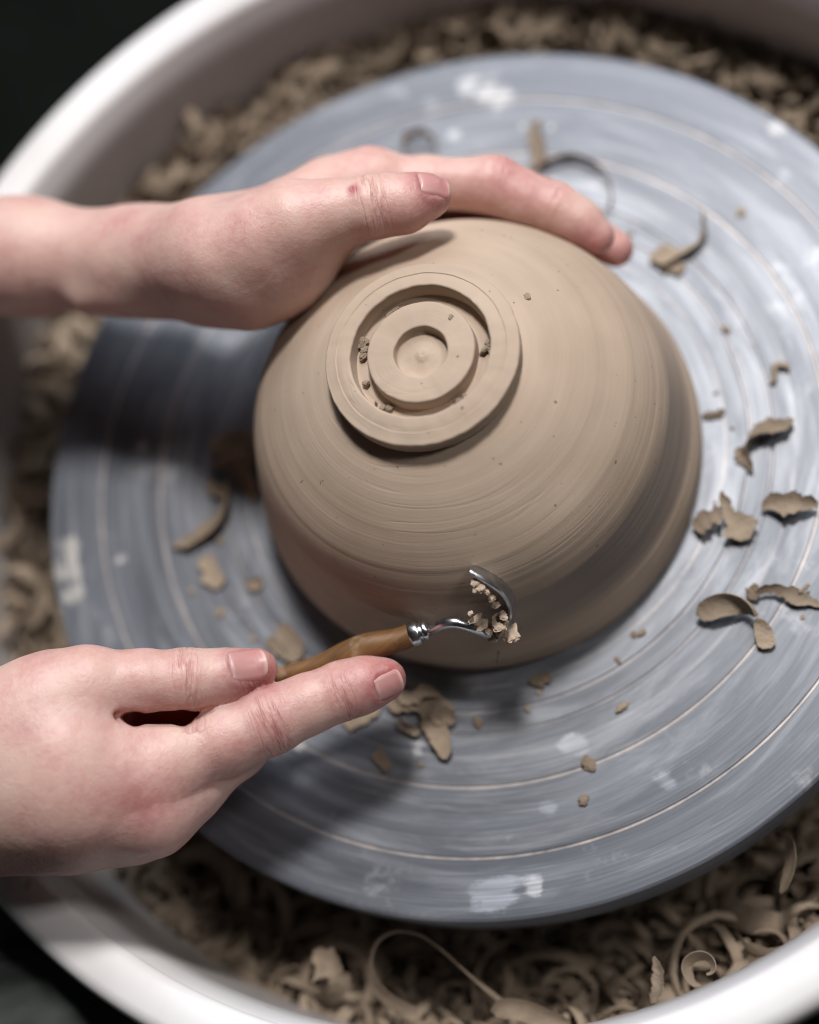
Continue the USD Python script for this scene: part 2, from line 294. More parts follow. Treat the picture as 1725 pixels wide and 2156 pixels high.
# the tool
usdkit.material(stage, '/World/Looks/handle_wood', {
    'tc': ('texture_coordinate', {}), 'm': ('mapping', {'scale': (30, 420, 420)}), 'n': ('noise_texture', {'scale': 1.0, 'detail': 5.0, 'roughness': 0.6, 'distortion': 0.6}),
    'n2': ('noise_texture', {'scale': 130.0, 'detail': 3.0}),
    'r': ('rgb_ramp', ramp((0.25, (0.080, 0.038, 0.013)), (0.55, (0.165, 0.078, 0.024)), (0.8, (0.24, 0.122, 0.044)))),
    'cm': ('map_range', {'from_min': 0.58, 'from_max': 0.72, 'to_max': 0.5, 'clamp': True}), 'c': ('mix', {'color2': (0.45, 0.34, 0.24)}),
    'b': ('bump', {'strength': 0.3, 'distance': 0.0003}), 'p': ('principled_bsdf', {'roughness': 0.52})},
    [('tc.object', 'm.vector'), ('m.vector', 'n.vector'), ('tc.object', 'n2.vector'), ('n.fac', 'r.fac'), ('n2.fac', 'cm.value'), ('r.color', 'c.color1'), ('cm.result', 'c.fac'), ('c.color', 'p.base_color'), ('n.fac', 'b.height'), ('b.normal', 'p.normal')], 'p.BSDF')
usdkit.material(stage, '/World/Looks/steel', {
    'g': ('geometry', {}), 'n': ('noise_texture', {'scale': 260.0, 'detail': 3.0}), 'r': ('map_range', {'from_min': 0.3, 'from_max': 0.7, 'to_min': 0.16, 'to_max': 0.36}),
    'p': ('principled_bsdf', {'metallic': 1.0, 'base_color': (0.60, 0.61, 0.63)})},
    [('g.position', 'n.vector'), ('n.fac', 'r.value'), ('r.result', 'p.roughness')], 'p.BSDF')
usdkit.material(stage, '/World/Looks/blade_steel', {
    'g': ('geometry', {}), 'n': ('noise_texture', {'scale': 300.0, 'detail': 4.0}), 'r': ('rgb_ramp', ramp((0.35, (0.40, 0.41, 0.43)), (0.7, (0.62, 0.63, 0.65)))),
    'p': ('principled_bsdf', {'metallic': 1.0, 'roughness': 0.34})},
    [('g.position', 'n.vector'), ('n.fac', 'r.fac'), ('r.color', 'p.base_color')], 'p.BSDF')
usdkit.material(stage, '/World/Looks/dark_floor', {
    'g': ('geometry', {}), 'n': ('noise_texture', {'scale': 9.0, 'detail': 5.0}), 'r': ('rgb_ramp', ramp((0.3, (0.004, 0.005, 0.0042)), (0.7, (0.009, 0.0105, 0.009)))),
    'p': ('principled_bsdf', {'roughness': 0.9, 'specular_ior_level': 0.04})}, [('g.position', 'n.vector'), ('n.fac', 'r.fac'), ('r.color', 'p.base_color')], 'p.BSDF')
usdkit.material(stage, '/World/Looks/dark_cloth', {
    'g': ('geometry', {}), 'n': ('noise_texture', {'scale': 40.0, 'detail': 5.0}), 'w': ('noise_texture', {'scale': 1600.0, 'detail': 2.0}), 'r': ('rgb_ramp', ramp((0.3, (0.030, 0.036, 0.034)), (0.75, (0.075, 0.085, 0.080)))),
    'b': ('bump', {'strength': 0.5, 'distance': 0.0006}),
    'p': ('principled_bsdf', {'roughness': 0.9, 'sheen_weight': 0.3})}, [('g.position', 'n.vector'), ('g.position', 'w.vector'), ('n.fac', 'r.fac'), ('r.color', 'p.base_color'), ('w.fac', 'b.height'), ('b.normal', 'p.normal')], 'p.BSDF')

# ------------------------------------------------------------------ setting
fl = trimesh.creation.box((6, 6, 0.05)); fl.apply_translation((0, 0, -0.625))
obj('floor', fl, 'dark_floor', smooth=False, kind='structure')

# basin
PC = np.array([-0.0023, 0.0015])
prof = [(0.045, -0.095), (0.168, -0.095)] + arcpts(0.168, -0.083, 0.012, -90, 0, 6) + [(0.183, 0.008)]
prof += arcpts(0.1912, 0.0170, 0.0040, 180, 100, 8) + [(0.1930, 0.0218), (0.1960, 0.0222)] + arcpts(0.1980, 0.0168, 0.0054, 85, 0, 9) + [(0.2034, 0.008), (0.2022, 0.004), (0.1995, 0.003), (0.198, 0.0), (0.190, -0.099), (0.045, -0.099), (0.045, -0.095)]
t = thing('basin', 'round white plastic splash basin with rolled rim holding the clay trimmings', 'basin', (PC[0], PC[1], 0))
obj('bowl_wall', revolve(prof, 320), 'white_plastic', t)
wt = thing('pottery_wheel', 'grey round wheel head smeared with dried slip, turning inside the white basin', 'pottery wheel')
obj('cabinet', revolve([(0.0, -0.101), (0.15, -0.101), (0.16, -0.108), (0.16, -0.59), (0.155, -0.599), (0.0, -0.599)], 64), 'dark_floor', wt)

# wheel head: grooves turned into the plate, stepped edge
rs = [0.0]
for r0 in np.arange(0.006, 0.1490, 0.003):
    rs.append(float(r0))
for g in GROOVES:
    rs += [g - 0.0007, g - 0.0003, g, g + 0.0003, g + 0.0007]
rs = sorted(set(round(r0, 5) for r0 in rs))
rng = np.random.default_rng(5)
top = []
for r0 in rs:
    z = 0.0
    for g in GROOVES:
        if abs(r0 - g) < 0.0006:
            z = -0.0004
    top.append((r0, z))
top += arcpts(0.1488, -0.0012, 0.0012, 90, 10, 5)
obj('plate', revolve(top, 360), 'wheel_plate', wt, smooth=30)
edge = [(0.15, -0.0012), (0.1500, -0.0082), (0.1494, -0.0090), (0.1480, -0.0094), (0.1480, -0.0112), (0.1490, -0.0118), (0.1492, -0.0205), (0.1480, -0.0218), (0.0, -0.0218)]
obj('edge', revolve(edge, 360), 'wheel_edge', wt, smooth=30)
obj('shaft', revolve([(0.0, -0.0210), (0.03, -0.0210), (0.03, -0.1000), (0.0, -0.1000)], 48), 'wheel_edge', wt)

# bowl, upside down
BX, BY = -0.0005, -0.002
bzs = np.array([0.0003, .008, .018, .03, .042, .053, .063, .070, .0738])
brs = np.array([.0714, .0713, .0692, .0666, .0627, .0569, .0470, .0372, .0290])
PROF = PchipInterpolator(bzs, brs)


def on_bowl(px, py):
    for z in np.linspace(.0735, .0005, 700):
        a = at(px, py, z)
        if math.hypot(a[0] - BX, a[1] - BY) < PROF(z):
            return a
    return at(px, py, 0.0)


def bowl_normal(p):
    s = (PROF(min(p[2] + .001, .0735)) - PROF(max(p[2] - .001, .0005))) / .002
    d = np.array([p[0] - BX, p[1] - BY, 0]); d /= np.linalg.norm(d)
    nn = d + np.array([0, 0, -s]); return nn / np.linalg.norm(nn)


bt = thing('bowl', 'unfired tan clay bowl upside down on the wheel head with a turned foot', 'bowl', (BX, BY, 0))
zz = np.linspace(0.0003, 0.0735, 190)
arc = np.r_[0, np.cumsum(np.hypot(np.diff(PROF(zz)), np.diff(zz)))]
ridge = (meshkit.fbm(np.stack([arc * 420, arc * 0, arc * 0], -1), 3, 3) - .5) * 0.00022 + (meshkit.noise(np.stack([arc * 90, arc * 0, arc * 0], -1), 8) - .5) * 0.0004
body = [(float(PROF(z) + e), float(z)) for z, e in zip(zz, ridge)]
inner = [(float(max(PROF(z) - 0.0042, 0.0)), float(z)) for z in np.linspace(0.060, 0.0004, 30)]
v, f = revolve([(0.0, 0.060)] + inner + [(0.0690, 0.0003)] + body + [(0.020, 0.0761), (0.0, 0.0761)], 360)
ang = np.arctan2(v[:, 1], v[:, 0]); rr = np.hypot(v[:, 0], v[:, 1])
wob = (meshkit.noise(np.stack([np.cos(ang) * 1.3 + 5, np.sin(ang) * 1.3 + 5, v[:, 2] * 60], -1), 2) - .5) * 0.0009 * np.clip(rr / .05, 0, 1)
v[:, :2] *= (1 + wob / np.maximum(rr, .02))[:, None]
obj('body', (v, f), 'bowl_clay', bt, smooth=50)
ring = [(0.0200, 0.0761), (0.0203, 0.0812)] + arcpts(0.0209, 0.0812, 0.0006, 180, 80, 4) + [(0.0228, 0.0815), (0.0243, 0.0810), (0.0246, 0.0808), (0.0249, 0.0810), (0.0268, 0.0803)]
ring += arcpts(0.0277, 0.0794, 0.0007, 75, -10, 5) + [(0.0283, 0.0780), (0.0279, 0.0768), (0.0283, 0.0760), (0.0281, 0.0748), (0.0276, 0.0738), (0.0268, 0.0728), (0.0200, 0.0728), (0.0200, 0.0761)]


def wobble(vf, amp, seed, sc=45):
    v, f = vf
    return v + (np.stack([meshkit.fbm(v * sc * 6, 3, seed + k) for k in range(3)], -1) - .5) * amp, f


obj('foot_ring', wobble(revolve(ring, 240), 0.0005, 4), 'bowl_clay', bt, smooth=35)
boss = [(0.0160, 0.0748), (0.0158, 0.0800)] + arcpts(0.0151, 0.0804, 0.0006, 0, 90, 4) + [(0.0125, 0.0813), (0.0092, 0.0812)] + arcpts(0.0084, 0.0806, 0.0006, 90, 180, 4)
boss += [(0.0076, 0.0786), (0.0070, 0.0780), (0.0050, 0.0778), (0.0040, 0.0782), (0.0028, 0.0781), (0.0020, 0.0786), (0.0009, 0.0790), (0.0, 0.0788)]
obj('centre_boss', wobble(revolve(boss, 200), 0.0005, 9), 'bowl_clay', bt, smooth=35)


# ------------------------------------------------------------------ clay ribbons
def ribbon(pts, width, stand=0.0, thick=0.0009, seg=26, curl=0.0, ragged=0.12, seed=0, tip=(0.5, 0.5)):
    """a strip of clay along pts (m): width and stand (0 lies flat, 1 stands on edge) may be lists along it; curl bends its cross-section"""
    rg = np.random.default_rng(seed)
    p = np.asarray(pts, float)
    s = np.r_[0, np.cumsum(np.linalg.norm(np.diff(p, axis=0), axis=1))]; s /= s[-1]
    u = np.linspace(0, 1, seg)
    c = CubicSpline(s, p)(u) if len(p) > 2 else p[0] + (p[1] - p[0]) * u[:, None]
    tg = np.gradient(c, axis=0); tg /= np.linalg.norm(tg, axis=1)[:, None] + 1e-12
    side = np.cross([0, 0, 1.0], tg); side /= np.linalg.norm(side, axis=1)[:, None] + 1e-12
    upv = np.cross(tg, side)
    st = np.interp(u, np.linspace(0, 1, np.size(stand)), np.ravel(stand)) * np.pi / 2
    wd = np.interp(u, np.linspace(0, 1, np.size(width)), np.ravel(width))
    wdir = side * np.cos(st)[:, None] + upv * np.sin(st)[:, None]
    nrm = np.cross(tg, wdir)
    taper = np.minimum(1, tip[0] + (1 - tip[0]) * u / .12) * np.minimum(1, tip[1] + (1 - tip[1]) * (1 - u) / .12)
    k = 5; w = np.linspace(-1, 1, k)
    nz = lambda fr: meshkit.noise(np.stack(np.broadcast_arrays(u[:, None] * fr + rg.uniform(0, 90), np.array([[0., 7.3]]), rg.uniform(0, 90)), -1), seed) - .5
    rag = 1 + ragged * (3.4 * nz(5) + 2.2 * nz(13)) + ragged * .35 * rg.normal(size=(seg, 2))
    half = wd[:, None] / 2 * taper[:, None] * np.where(w[None] < 0, rag[:, :1], rag[:, 1:])
    mid = c[:, None] + wdir[:, None] * (w[None] * half)[..., None] + nrm[:, None] * ((w[None] ** 2 - .4) * curl * half)[..., None]
    th = thick / 2 * (1 - 0.6 * w[None] ** 2) * (1 + .10 * rg.normal(size=(seg, k)))
    a, b = mid + nrm[:, None] * th[..., None], mid - nrm[:, None] * th[..., None]
    loop = np.concatenate([a, b[:, ::-1]], 1)
    q = 2 * k
    i, j = np.meshgrid(np.arange(seg - 1), np.arange(q), indexing='ij'); jj = (j + 1) % q
    f = np.stack([i * q + j, i * q + jj, (i + 1) * q + jj, (i + 1) * q + j], -1).reshape(-1, 4)
    tri = np.vstack([f[:, [0, 2, 1]], f[:, [0, 3, 2]]])
    caps = []
    for e, flip in ((0, False), (seg - 1, True)):
        for j in range(k - 1):
            x = [e * q + j, e * q + j + 1, e * q + q - 2 - j, e * q + q - 1 - j]
            t = [[x[0], x[1], x[2]], [x[0], x[2], x[3]]]
            caps += [y[::-1] if flip else y for y in t]
    return loop.reshape(-1, 3), np.vstack([tri, caps])


def lump(p, size, seed, flat=0.6, sub=2):
    m = trimesh.creation.icosphere(subdivisions=sub)
    v = m.vertices.copy(); rg = np.random.default_rng(seed)
    o = rg.uniform(0, 50, 3)
    v *= (0.25 + 0.9 * meshkit.noise(v * 1.7 + o, seed) + 0.9 * meshkit.noise(v * 3.6 + o, seed + 1))[:, None] * rg.uniform(.6, 1.4, 3)
    v[:, 2] *= flat
    return v * size / 2 + np.asarray(p), m.faces


MM = 1000.0


def strip(label, path, width, z, stand=0.0, curl=0.0, seed=0, name='clay_trimming', thick=0.0006, ragged=0.30, tip=(0.5, 0.5), seg=30, **k):
    zs = np.interp(np.linspace(0, 1, len(path)), np.linspace(0, 1, np.size(z)), np.ravel(z))
    pts = [at(a, b, c / MM) for (a, b), c in zip(path, zs)]
    m = ribbon(pts, np.asarray(width, float) / MM, stand, thick, seg, curl, ragged, seed, tip)
    v = np.asarray(m[0]); low = v[:, 2].min()
    if low < 0.0003 and np.min(zs) > -1:
        v = v + [0, 0, 0.0004 - low]
    return obj(name, (v, m[1]), 'trimmings', smooth=50, label=label, cat='clay trimming', **k)


# on the wheel head, each where it lies
strip('small looped tan trimming peeking over the back of the upper hand', [(852, 318), (860, 290), (884, 280), (906, 286), (918, 314)], 3.6, [1.5, 3, 4, 3, 1.5], .9, seed=1)
strip('short upright tan strip standing beyond the bent index finger of the upper hand', [(1128, 252), (1130, 300), (1140, 352)], [3.2, 5.0, 5.6], [3, 2, 1.5], .1, .3, seed=2, tip=(.9, .6))
strip('thin dark ring of trimming curling beside the fingertips of the upper hand', [(1132, 358), (1160, 342), (1200, 330), (1245, 342), (1280, 375), (1288, 415), (1278, 448), (1262, 466)], [5, 3.4, 3.0, 2.6, 2.6, 2.4], 2.2, .95, seed=3)
strip('brown trimming with an upturned tail right of the upper fingertips', [(1476, 440), (1484, 480), (1474, 510), (1440, 530), (1400, 540), (1368, 545)], [2.0, 3.6, 3.8, 4.8, 6.5, 4.5], [4, 3, 2, 2, 1.5], [.9, .8, .6, .2, 0], .3, seed=4)
strip('flat brown flake lying against the trimming with the upturned tail', [(1385, 552), (1415, 556), (1440, 568)], [4, 6, 4], 1.2, 0, .3, seed=5)
strip('tiny arched tan trimming near the right edge above the middle', [(1660, 778), (1652, 766), (1634, 768), (1630, 785), (1622, 805)], [2.0, 2.4, 2.4, 2.0, 2.6], [1.5, 2, 2, 1], .35, seed=6)
strip('thin tan sliver sticking out from the right side of the bowl rim', [(1478, 876), (1500, 874), (1526, 864)], [1.6, 2.4, 1.8], 1.0, .3, seed=7)
strip('twisted tan trimming with a dark shadowed fold right of the bowl', [(1668, 880), (1640, 896), (1605, 908), (1578, 930), (1562, 958)], [5.0, 4.6, 5.6, 5.0, 3.0], [2.5, 3, 3.5, 3, 1.5], [.2, .1, .35, .8, .6], .5, seed=8)
strip('small dark pointed trimming at the lower end of the twisted one', [(1548, 950), (1566, 962), (1584, 992)], [3.5, 4.2, 3.4], [1.5, 1.5, 1.5], [.1, .5, .6], .4, seed=9)
strip('broad tan flake with a tall upright tip right of the bowl rim', [(1520, 1034), (1528, 1062), (1548, 1098), (1566, 1138)], [2.2, 4.0, 8.5, 7.0], [5, 4, 3.5, 2.5], [.5, .2, 0, 0], .25, seed=10, ragged=.34)
strip('rounded tan flake touching the left of the broad one right of the bowl', [(1462, 1112), (1488, 1092), (1520, 1082)], [4.5, 6.2, 4.5], [2.5, 4, 4], 0, .4, seed=11)
strip('boat-shaped tan trimming with raised rim at the right edge', [(1606, 1072), (1640, 1058), (1680, 1060), (1722, 1062)], [3.0, 6.2, 6.2, 3.6], [2, 3.5, 4, 3], [.1, .15, .1, .4], .5, seed=12)
strip('large smooth crescent-shaped trimming at the lower right of the wheel head', [(1474, 1300), (1494, 1282), (1530, 1270), (1566, 1274), (1592, 1298)], [6.0, 7.0, 7.4, 6.8, 5.0], [3, 4.5, 5.5, 5.5, 4], [.25, .3, .45, .7, .95], .45, seed=13, ragged=.02, thick=.0014)
strip('oval end flap hanging from the large crescent-shaped trimming', [(1596, 1302), (1606, 1325), (1616, 1366)], [3.2, 5.6, 5.4], [4, 2.5, 1.5], [.4, 0, 0], .25, seed=14, ragged=.02, thick=.0012)
strip('small upright nub of clay above the large crescent-shaped trimming', [(1590, 1228), (1586, 1248), (1580, 1262)], [2.0, 3.6, 3.2], [4, 2.5, 1.5], .1, seed=15)
strip('long thin wavy trimming running to the right edge', [(1596, 1248), (1620, 1238), (1655, 1244), (1690, 1260), (1735, 1276)], [3.0, 3.6, 3.8, 3.0, 2.0], [3, 3.5, 3, 2, 1.2], [.6, .5, .2, .1, .1], .3, seed=16)
strip('tiny splinter of clay above the long thin wavy trimming', [(1682, 1248), (1694, 1240), (1704, 1230)], 1.4, 3, .3, seed=17)
strip('curled brown trimming left of the bowl, hooked at its lower end', [(478, 1010), (476, 1055), (462, 1092), (430, 1122), (395, 1142), (366, 1148)], [2.4, 3.6, 4.8, 5.0, 5.0, 4.0], [4, 4, 3, 2, 1.5], [.6, .5, .3, .2, .1], .5, seed=18)
strip('flat leaf-shaped flake below the curled trimming left of the bowl', [(428, 1172), (442, 1200), (460, 1238)], [4.2, 6.4, 5.2], 1.2, 0, .25, seed=19)
strip('small folded flake on the wheel head just left of the bowl base', [(518, 1232), (534, 1228), (552, 1234)], [3.4, 4.6, 3.6], 1.4, .25, .4, seed=20)
strip('dark crumpled trimming at the left foot of the bowl', [(448, 925), (480, 935), (520, 930), (536, 960)], [5.5, 7.0, 7.5, 6.5], 1.6, .1, .4, seed=21, ragged=.22)
strip('narrow dark trimming below the crumpled one left of the bowl', [(500, 975), (520, 1010), (536, 1050)], [5, 5.5, 4], 1.6, .2, .4, seed=22, ragged=.2)
strip('broad brown flake between the lower thumb tip and the bowl', [(590, 1318), (608, 1350), (630, 1388)], [6, 8.5, 7], 1.8, .1, .3, seed=23, ragged=.16)
strip('small pale flake beside the lower thumb nail', [(562, 1345), (580, 1360), (600, 1385)], [3.4, 4.2, 3], 1.4, .1, .3, seed=24)
strip('wide brown flake in the shade under the tip of the lower index finger', [(815, 1478), (860, 1482), (905, 1490), (955, 1492)], [4, 6.5, 6.5, 5], 1.8, 0, .25, seed=25, ragged=.2)
strip('brown tongue-shaped trimming hanging below the wide shaded flake', [(888, 1520), (915, 1532), (930, 1560), (936, 1598)], [6.0, 7.0, 6.0, 4.6], [2, 3, 3, 2], 0, .3, seed=26, ragged=.14)
strip('pale crumpled trimming tucked under the lower index fingertip', [(722, 1505), (745, 1515), (775, 1500), (800, 1482)], [4, 5, 5, 4], 1.6, .25, .4, seed=27, ragged=.2)
strip('small brown trimming beyond the lower edge of the bowl', [(1116, 1436), (1140, 1430), (1160, 1424)], [3, 4, 3.2], 1.0, 0, .2, seed=28, ragged=.2)
strip('faint brown smear of trimming under the shaded flakes on the wheel head', [(790, 1585), (808, 1605), (822, 1620)], [4, 4.5, 3], .8, 0, .2, seed=29, ragged=.2)
strip('torn trimming lying across the dark crumpled one left of the bowl', [(455, 985), (478, 965), (510, 958), (530, 985)], [2.5, 4.5, 4, 2.5], [2.5, 3, 3, 2], [.2, .5, .3, .1], .5, seed=31)
strip('short curl of clay at the left side of the bowl, above the hooked trimming', [(442, 1010), (455, 1030), (476, 1040)], [3, 4.5, 3], [2, 3, 2], .3, .6, seed=32)
strip('short torn ribbon lying on the shaded flakes below the tool', [(840, 1455), (870, 1462), (900, 1455), (928, 1470)], [2.5, 4.5, 4, 2.5], [3, 4, 4, 3], [.1, .4, .2, .3], .5, seed=33)
strip('small torn flake at the right end of the shaded flakes', [(905, 1512), (932, 1508), (958, 1520)], [3, 5, 3.5], [3, 3.5, 2], .15, .5, seed=34)
strip('narrow twisted shred left of the tongue-shaped trimming', [(838, 1512), (858, 1530), (884, 1542)], [2.2, 3.6, 2.4], [2.5, 3, 2], [.2, .6, .1], .5, seed=35)
for i, (px, py, s) in enumerate([(1529, 694, 3.2), (1560, 447, 2.6), (1326, 494, 2.4), (465, 1290, 3.0), (1310, 1490, 3.2), (1230, 1686, 3.0), (1240, 1608, 3.8), (1110, 1494, 2.2), (1008, 1522, 3.0), (1336, 1336, 2.0), (1352, 1334, 2.4), (1302, 1390, 2.2),
                                 (1542, 902, 1.6), (1508, 828, 1.5), (1506, 1058, 1.2), (404, 1246, 2.6), (465, 1140, 2.6), (1136, 1458, 2.2), (534, 1345, 2.4), (1610, 1258, 1.6), (1690, 1300, 1.2), (887, 1610, 1.8), (1575, 1242, 1.5)]):
    c = at(px, py, 0)
    obj('clay_crumb', lump(c + [0, 0, s / 5000], s * .75 / MM, 40 + i, .35, 2), 'trimmings', smooth=60, label='small crumb of tan clay lying loose on the grey wheel head', cat='clay crumb', group='crumbs scattered on the wheel head')

# crumbs caught in the turned foot
for i, (px, py, s) in enumerate([(762, 722, 2.6), (768, 738, 1.8), (766, 752, 1.6), (1030, 722, 2.2), (1022, 738, 1.8), (1036, 742, 1.4), (772, 808, 1.8), (820, 860, 1.8), (806, 858, 1.1), (792, 848, .9), (968, 848, 2.0), (982, 838, 1.6), (960, 858, 1.0), (1110, 625, 1.6)]):
    if px > 1100:
        c = on_bowl(px, py)
    else:
        c = at(px, py, .0767)
    obj('clay_crumb', lump(c + [0, 0, s / 6000], s * 1.1 / MM, 80 + i, .6, 2), 'trimmings', smooth=60,
        label='dark crumb of clay stuck on the upper right flank of the bowl' if px > 1100 else 'tiny clay crumb caught in the groove of the bowl foot', cat='clay crumb', group=None if px > 1100 else 'crumbs in the foot groove')
for i, pth in enumerate([[(814, 668), (824, 658), (840, 646)], [(947, 672), (952, 662)]]):
    pts = [at(a, b, .0766 if i == 0 else .0814) for a, b in pth]
    obj('clay_shred', ribbon(pts, .0011, .3, .0005, 8, 0, .2, 60 + i), 'trimmings', label=['short dark shred of clay in the far part of the foot groove', 'dark fleck of clay on the flat centre of the foot'][i], cat='clay shred')


# ------------------------------------------------------------------ heap in the basin
def heap_z(x, y):
    """height of the heap of trimmings: it climbs to the basin wall, highest on the far side"""
    r = np.hypot(x - PC[0], y - PC[1])
    far = 0.5 + 0.5 * (np.asarray(y) * 0.9 + np.asarray(x) * 0.15) / np.maximum(r, .01)
    rim = np.interp(r, [.10, .145, .165, .187], [-.088, -.084, -.062, -.034]) + np.clip((np.asarray(x) * .93 + np.asarray(y) * 1.46) * 5 + .05, 0, 1) * np.interp(r, [.1, .15, .165, .187], [.036, .044, .025, .015])
    return rim + 0.008 * (far - .5) + (meshkit.fbm(np.stack([np.asarray(x) * 55, np.asarray(y) * 55, np.zeros_like(np.asarray(x, float))], -1), 3, 4) - .5) * 0.012


rg = np.random.default_rng(11)


def curl_mesh(seed, big=1.0, seg=16):
    g = np.random.default_rng(seed)
    R = g.uniform(.0030, .0090) * big; turn = np.radians(g.uniform(130, 480)); grow = g.uniform(-.35, .5)
    u = np.linspace(0, 1, seg); a = turn * u
    rad = R * (1 + grow * u)
    drift = g.uniform(0, .010) * big
    pts = np.stack([rad * np.cos(a), rad * np.sin(a), drift * u], -1)
    w = g.uniform(.0024, .0058) * big
    return ribbon(pts, [w * g.uniform(.4, .9), w, w * g.uniform(.8, 1.1), w * g.uniform(.3, .9)], g.uniform(.55, 1.0), g.uniform(.0005, .0009), seg, g.uniform(-.5, .5), g.uniform(.08, .24), seed)


def flake_mesh(seed, big=1.0):
    g = np.random.default_rng(seed); L = g.uniform(.008, .018) * big
    pts = np.stack([np.linspace(-L, L, 4) / 2, g.normal(0, .002, 4), g.normal(0, .0015, 4)], -1)
    w = g.uniform(.005, .010) * big
    return ribbon(pts, [w * .6, w, w * .9, w * .5], g.uniform(0, .3), .0007, 14, g.uniform(-.6, .6), .30, seed)


def rand_rot(g):
    return trimesh.transformations.random_rotation_matrix(g.uniform(size=3))[:3, :3]


def tilt_rot(g, amount):
    ax = trimesh.transformations.rotation_matrix(g.uniform(0, 2 * np.pi), [0, 0, 1])[:3, :3]
    tl = trimesh.transformations.rotation_matrix(g.normal(0, amount), [math.cos(g.uniform(0, 6.28)), math.sin(g.uniform(0, 6.28)), 0])[:3, :3]
    return tl @ ax


# the bulk of the heap: a crumbly bed and thousands of scraps nobody could count
ta = np.linspace(0, 2 * np.pi, 241)[:-1]; ra = np.linspace(.060, .1865, 40)
gx = PC[0] + np.outer(ra, np.cos(ta)); gy = PC[1] + np.outer(ra, np.sin(ta))
gz = heap_z(gx, gy) - .004 + (meshkit.fbm(np.stack([gx * 300, gy * 300, gx * 0], -1), 3, 7) - .5) * .006
bv = np.stack([gx, gy, gz], -1).reshape(-1, 3); na = len(ta)
i, j = np.meshgrid(np.arange(len(ra) - 1), np.arange(na), indexing='ij'); k2 = (j + 1) % na
bf = np.stack([i * na + j, (i + 1) * na + j, (i + 1) * na + k2, i * na + k2], -1).reshape(-1, 4)
obj('trimmings_bed', (bv, bf), 'trimmings', smooth=True, label='crumbly bed of clay scraps filling the bottom of the white basin', cat='clay scraps', kind='stuff')

pi = UsdGeom.PointInstancer.Define(stage, '/World/trimmings_scraps')
keys(pi.GetPrim(), 'countless small tan clay scraps heaped round the wheel head inside the basin', 'clay scraps', kind='stuff')
protos = []
for q in range(14):
    m = curl_mesh(500 + q, .85, 14) if q < 12 else flake_mesh(500 + q, .8)
    pr = usdkit.mesh(stage, f'/World/trimmings_scraps/scrap_{q:03d}' if q else '/World/trimmings_scraps/scrap', m, '/World/Looks/trimmings', smooth=50)
    protos.append(pr.GetPath())
pi.CreatePrototypesRel().SetTargets(protos)
N = 9500
rr_ = np.sqrt(rg.uniform(.105 ** 2, .184 ** 2, N)); aa = rg.uniform(0, 2 * np.pi, N)
px_, py_ = PC[0] + rr_ * np.cos(aa), PC[1] + rr_ * np.sin(aa)
pz_ = heap_z(px_, py_) + rg.normal(0, .0022, N) - .001
qs = []
for q in range(N):
    w4 = trimesh.transformations.random_quaternion(rg.uniform(size=3)); qs.append(Gf.Quath(*map(float, w4)))
pi.CreatePositionsAttr(Vt.Vec3fArray.FromNumpy(np.stack([px_, py_, pz_], -1).astype(np.float32)))
pi.CreateOrientationsAttr(qs)
pi.CreateScalesAttr(Vt.Vec3fArray.FromNumpy((rg.uniform(.6, 1.25, (N, 1)) * np.ones((1, 3))).astype(np.float32)))
pi.CreateProtoIndicesAttr(Vt.IntArray.FromNumpy(rg.integers(0, 14, N).astype(np.int32)))

# the trimmings on top of the heap, one by one
made = 0
tries = 0
while made < 270 and tries < 20000:
    tries += 1
    r0 = math.sqrt(rg.uniform(.146 ** 2, .181 ** 2)); a0 = rg.uniform(0, 2 * np.pi)
    x0, y0 = PC[0] + r0 * math.cos(a0), PC[1] + r0 * math.sin(a0)
    z0 = float(heap_z(np.array([x0]), np.array([y0]))[0]) + rg.uniform(.001, .006)
    s = seen([x0, y0, z0])
    if not (-20 < s[0] < W + 20 and -20 < s[1] < H + 20):
        continue
    h = at(s[0], s[1], 0)
    if math.hypot(h[0], h[1]) < .148:
        continue
    if s[0] < 330 and (380 < s[1] < 690 or 1380 < s[1] < 1830):
        continue
    bigf = 1.35 if s[1] > 1500 else .9
    m = curl_mesh(1000 + tries, rg.uniform(.85, 1.35) * bigf) if rg.uniform() < .74 else flake_mesh(1000 + tries, rg.uniform(.9, 1.4))
    R_ = tilt_rot(rg, .7)
    v_ = np.asarray(m[0]); v_ = (v_ - v_.mean(0)) @ R_.T
    out = np.hypot(v_[:, 0] + x0 - PC[0], v_[:, 1] + y0 - PC[1]).max()
    if out > .1835:
        k3 = (out - .1835); v_ = v_ - [k3 * math.cos(a0), k3 * math.sin(a0), 0]
    v_ = v_ + [x0, y0, z0]
    near = v_[np.hypot(v_[:, 0], v_[:, 1]) < .1515]
    if len(near) and near[:, 2].max() > -.0235:
        v_[:, 2] -= near[:, 2].max() + .0235
    where = ('heaped beyond the far edge of the wheel head', 'far') if s[1] < 800 and s[0] > 330 else (('heaped in the basin left of the wheel head', 'left') if s[0] < 330 and s[1] < 1500 else ('heaped in the basin in front of the wheel head', 'front'))
    obj('clay_curl', (v_, m[1]), 'trimmings', smooth=50, label='curled scrap of tan clay ' + where[0], cat='clay trimming', group={'far': 'trimmings beyond the wheel head', 'left': 'trimmings left of the wheel head', 'front': 'trimmings in front of the wheel head'}[where[1]])
    made += 1

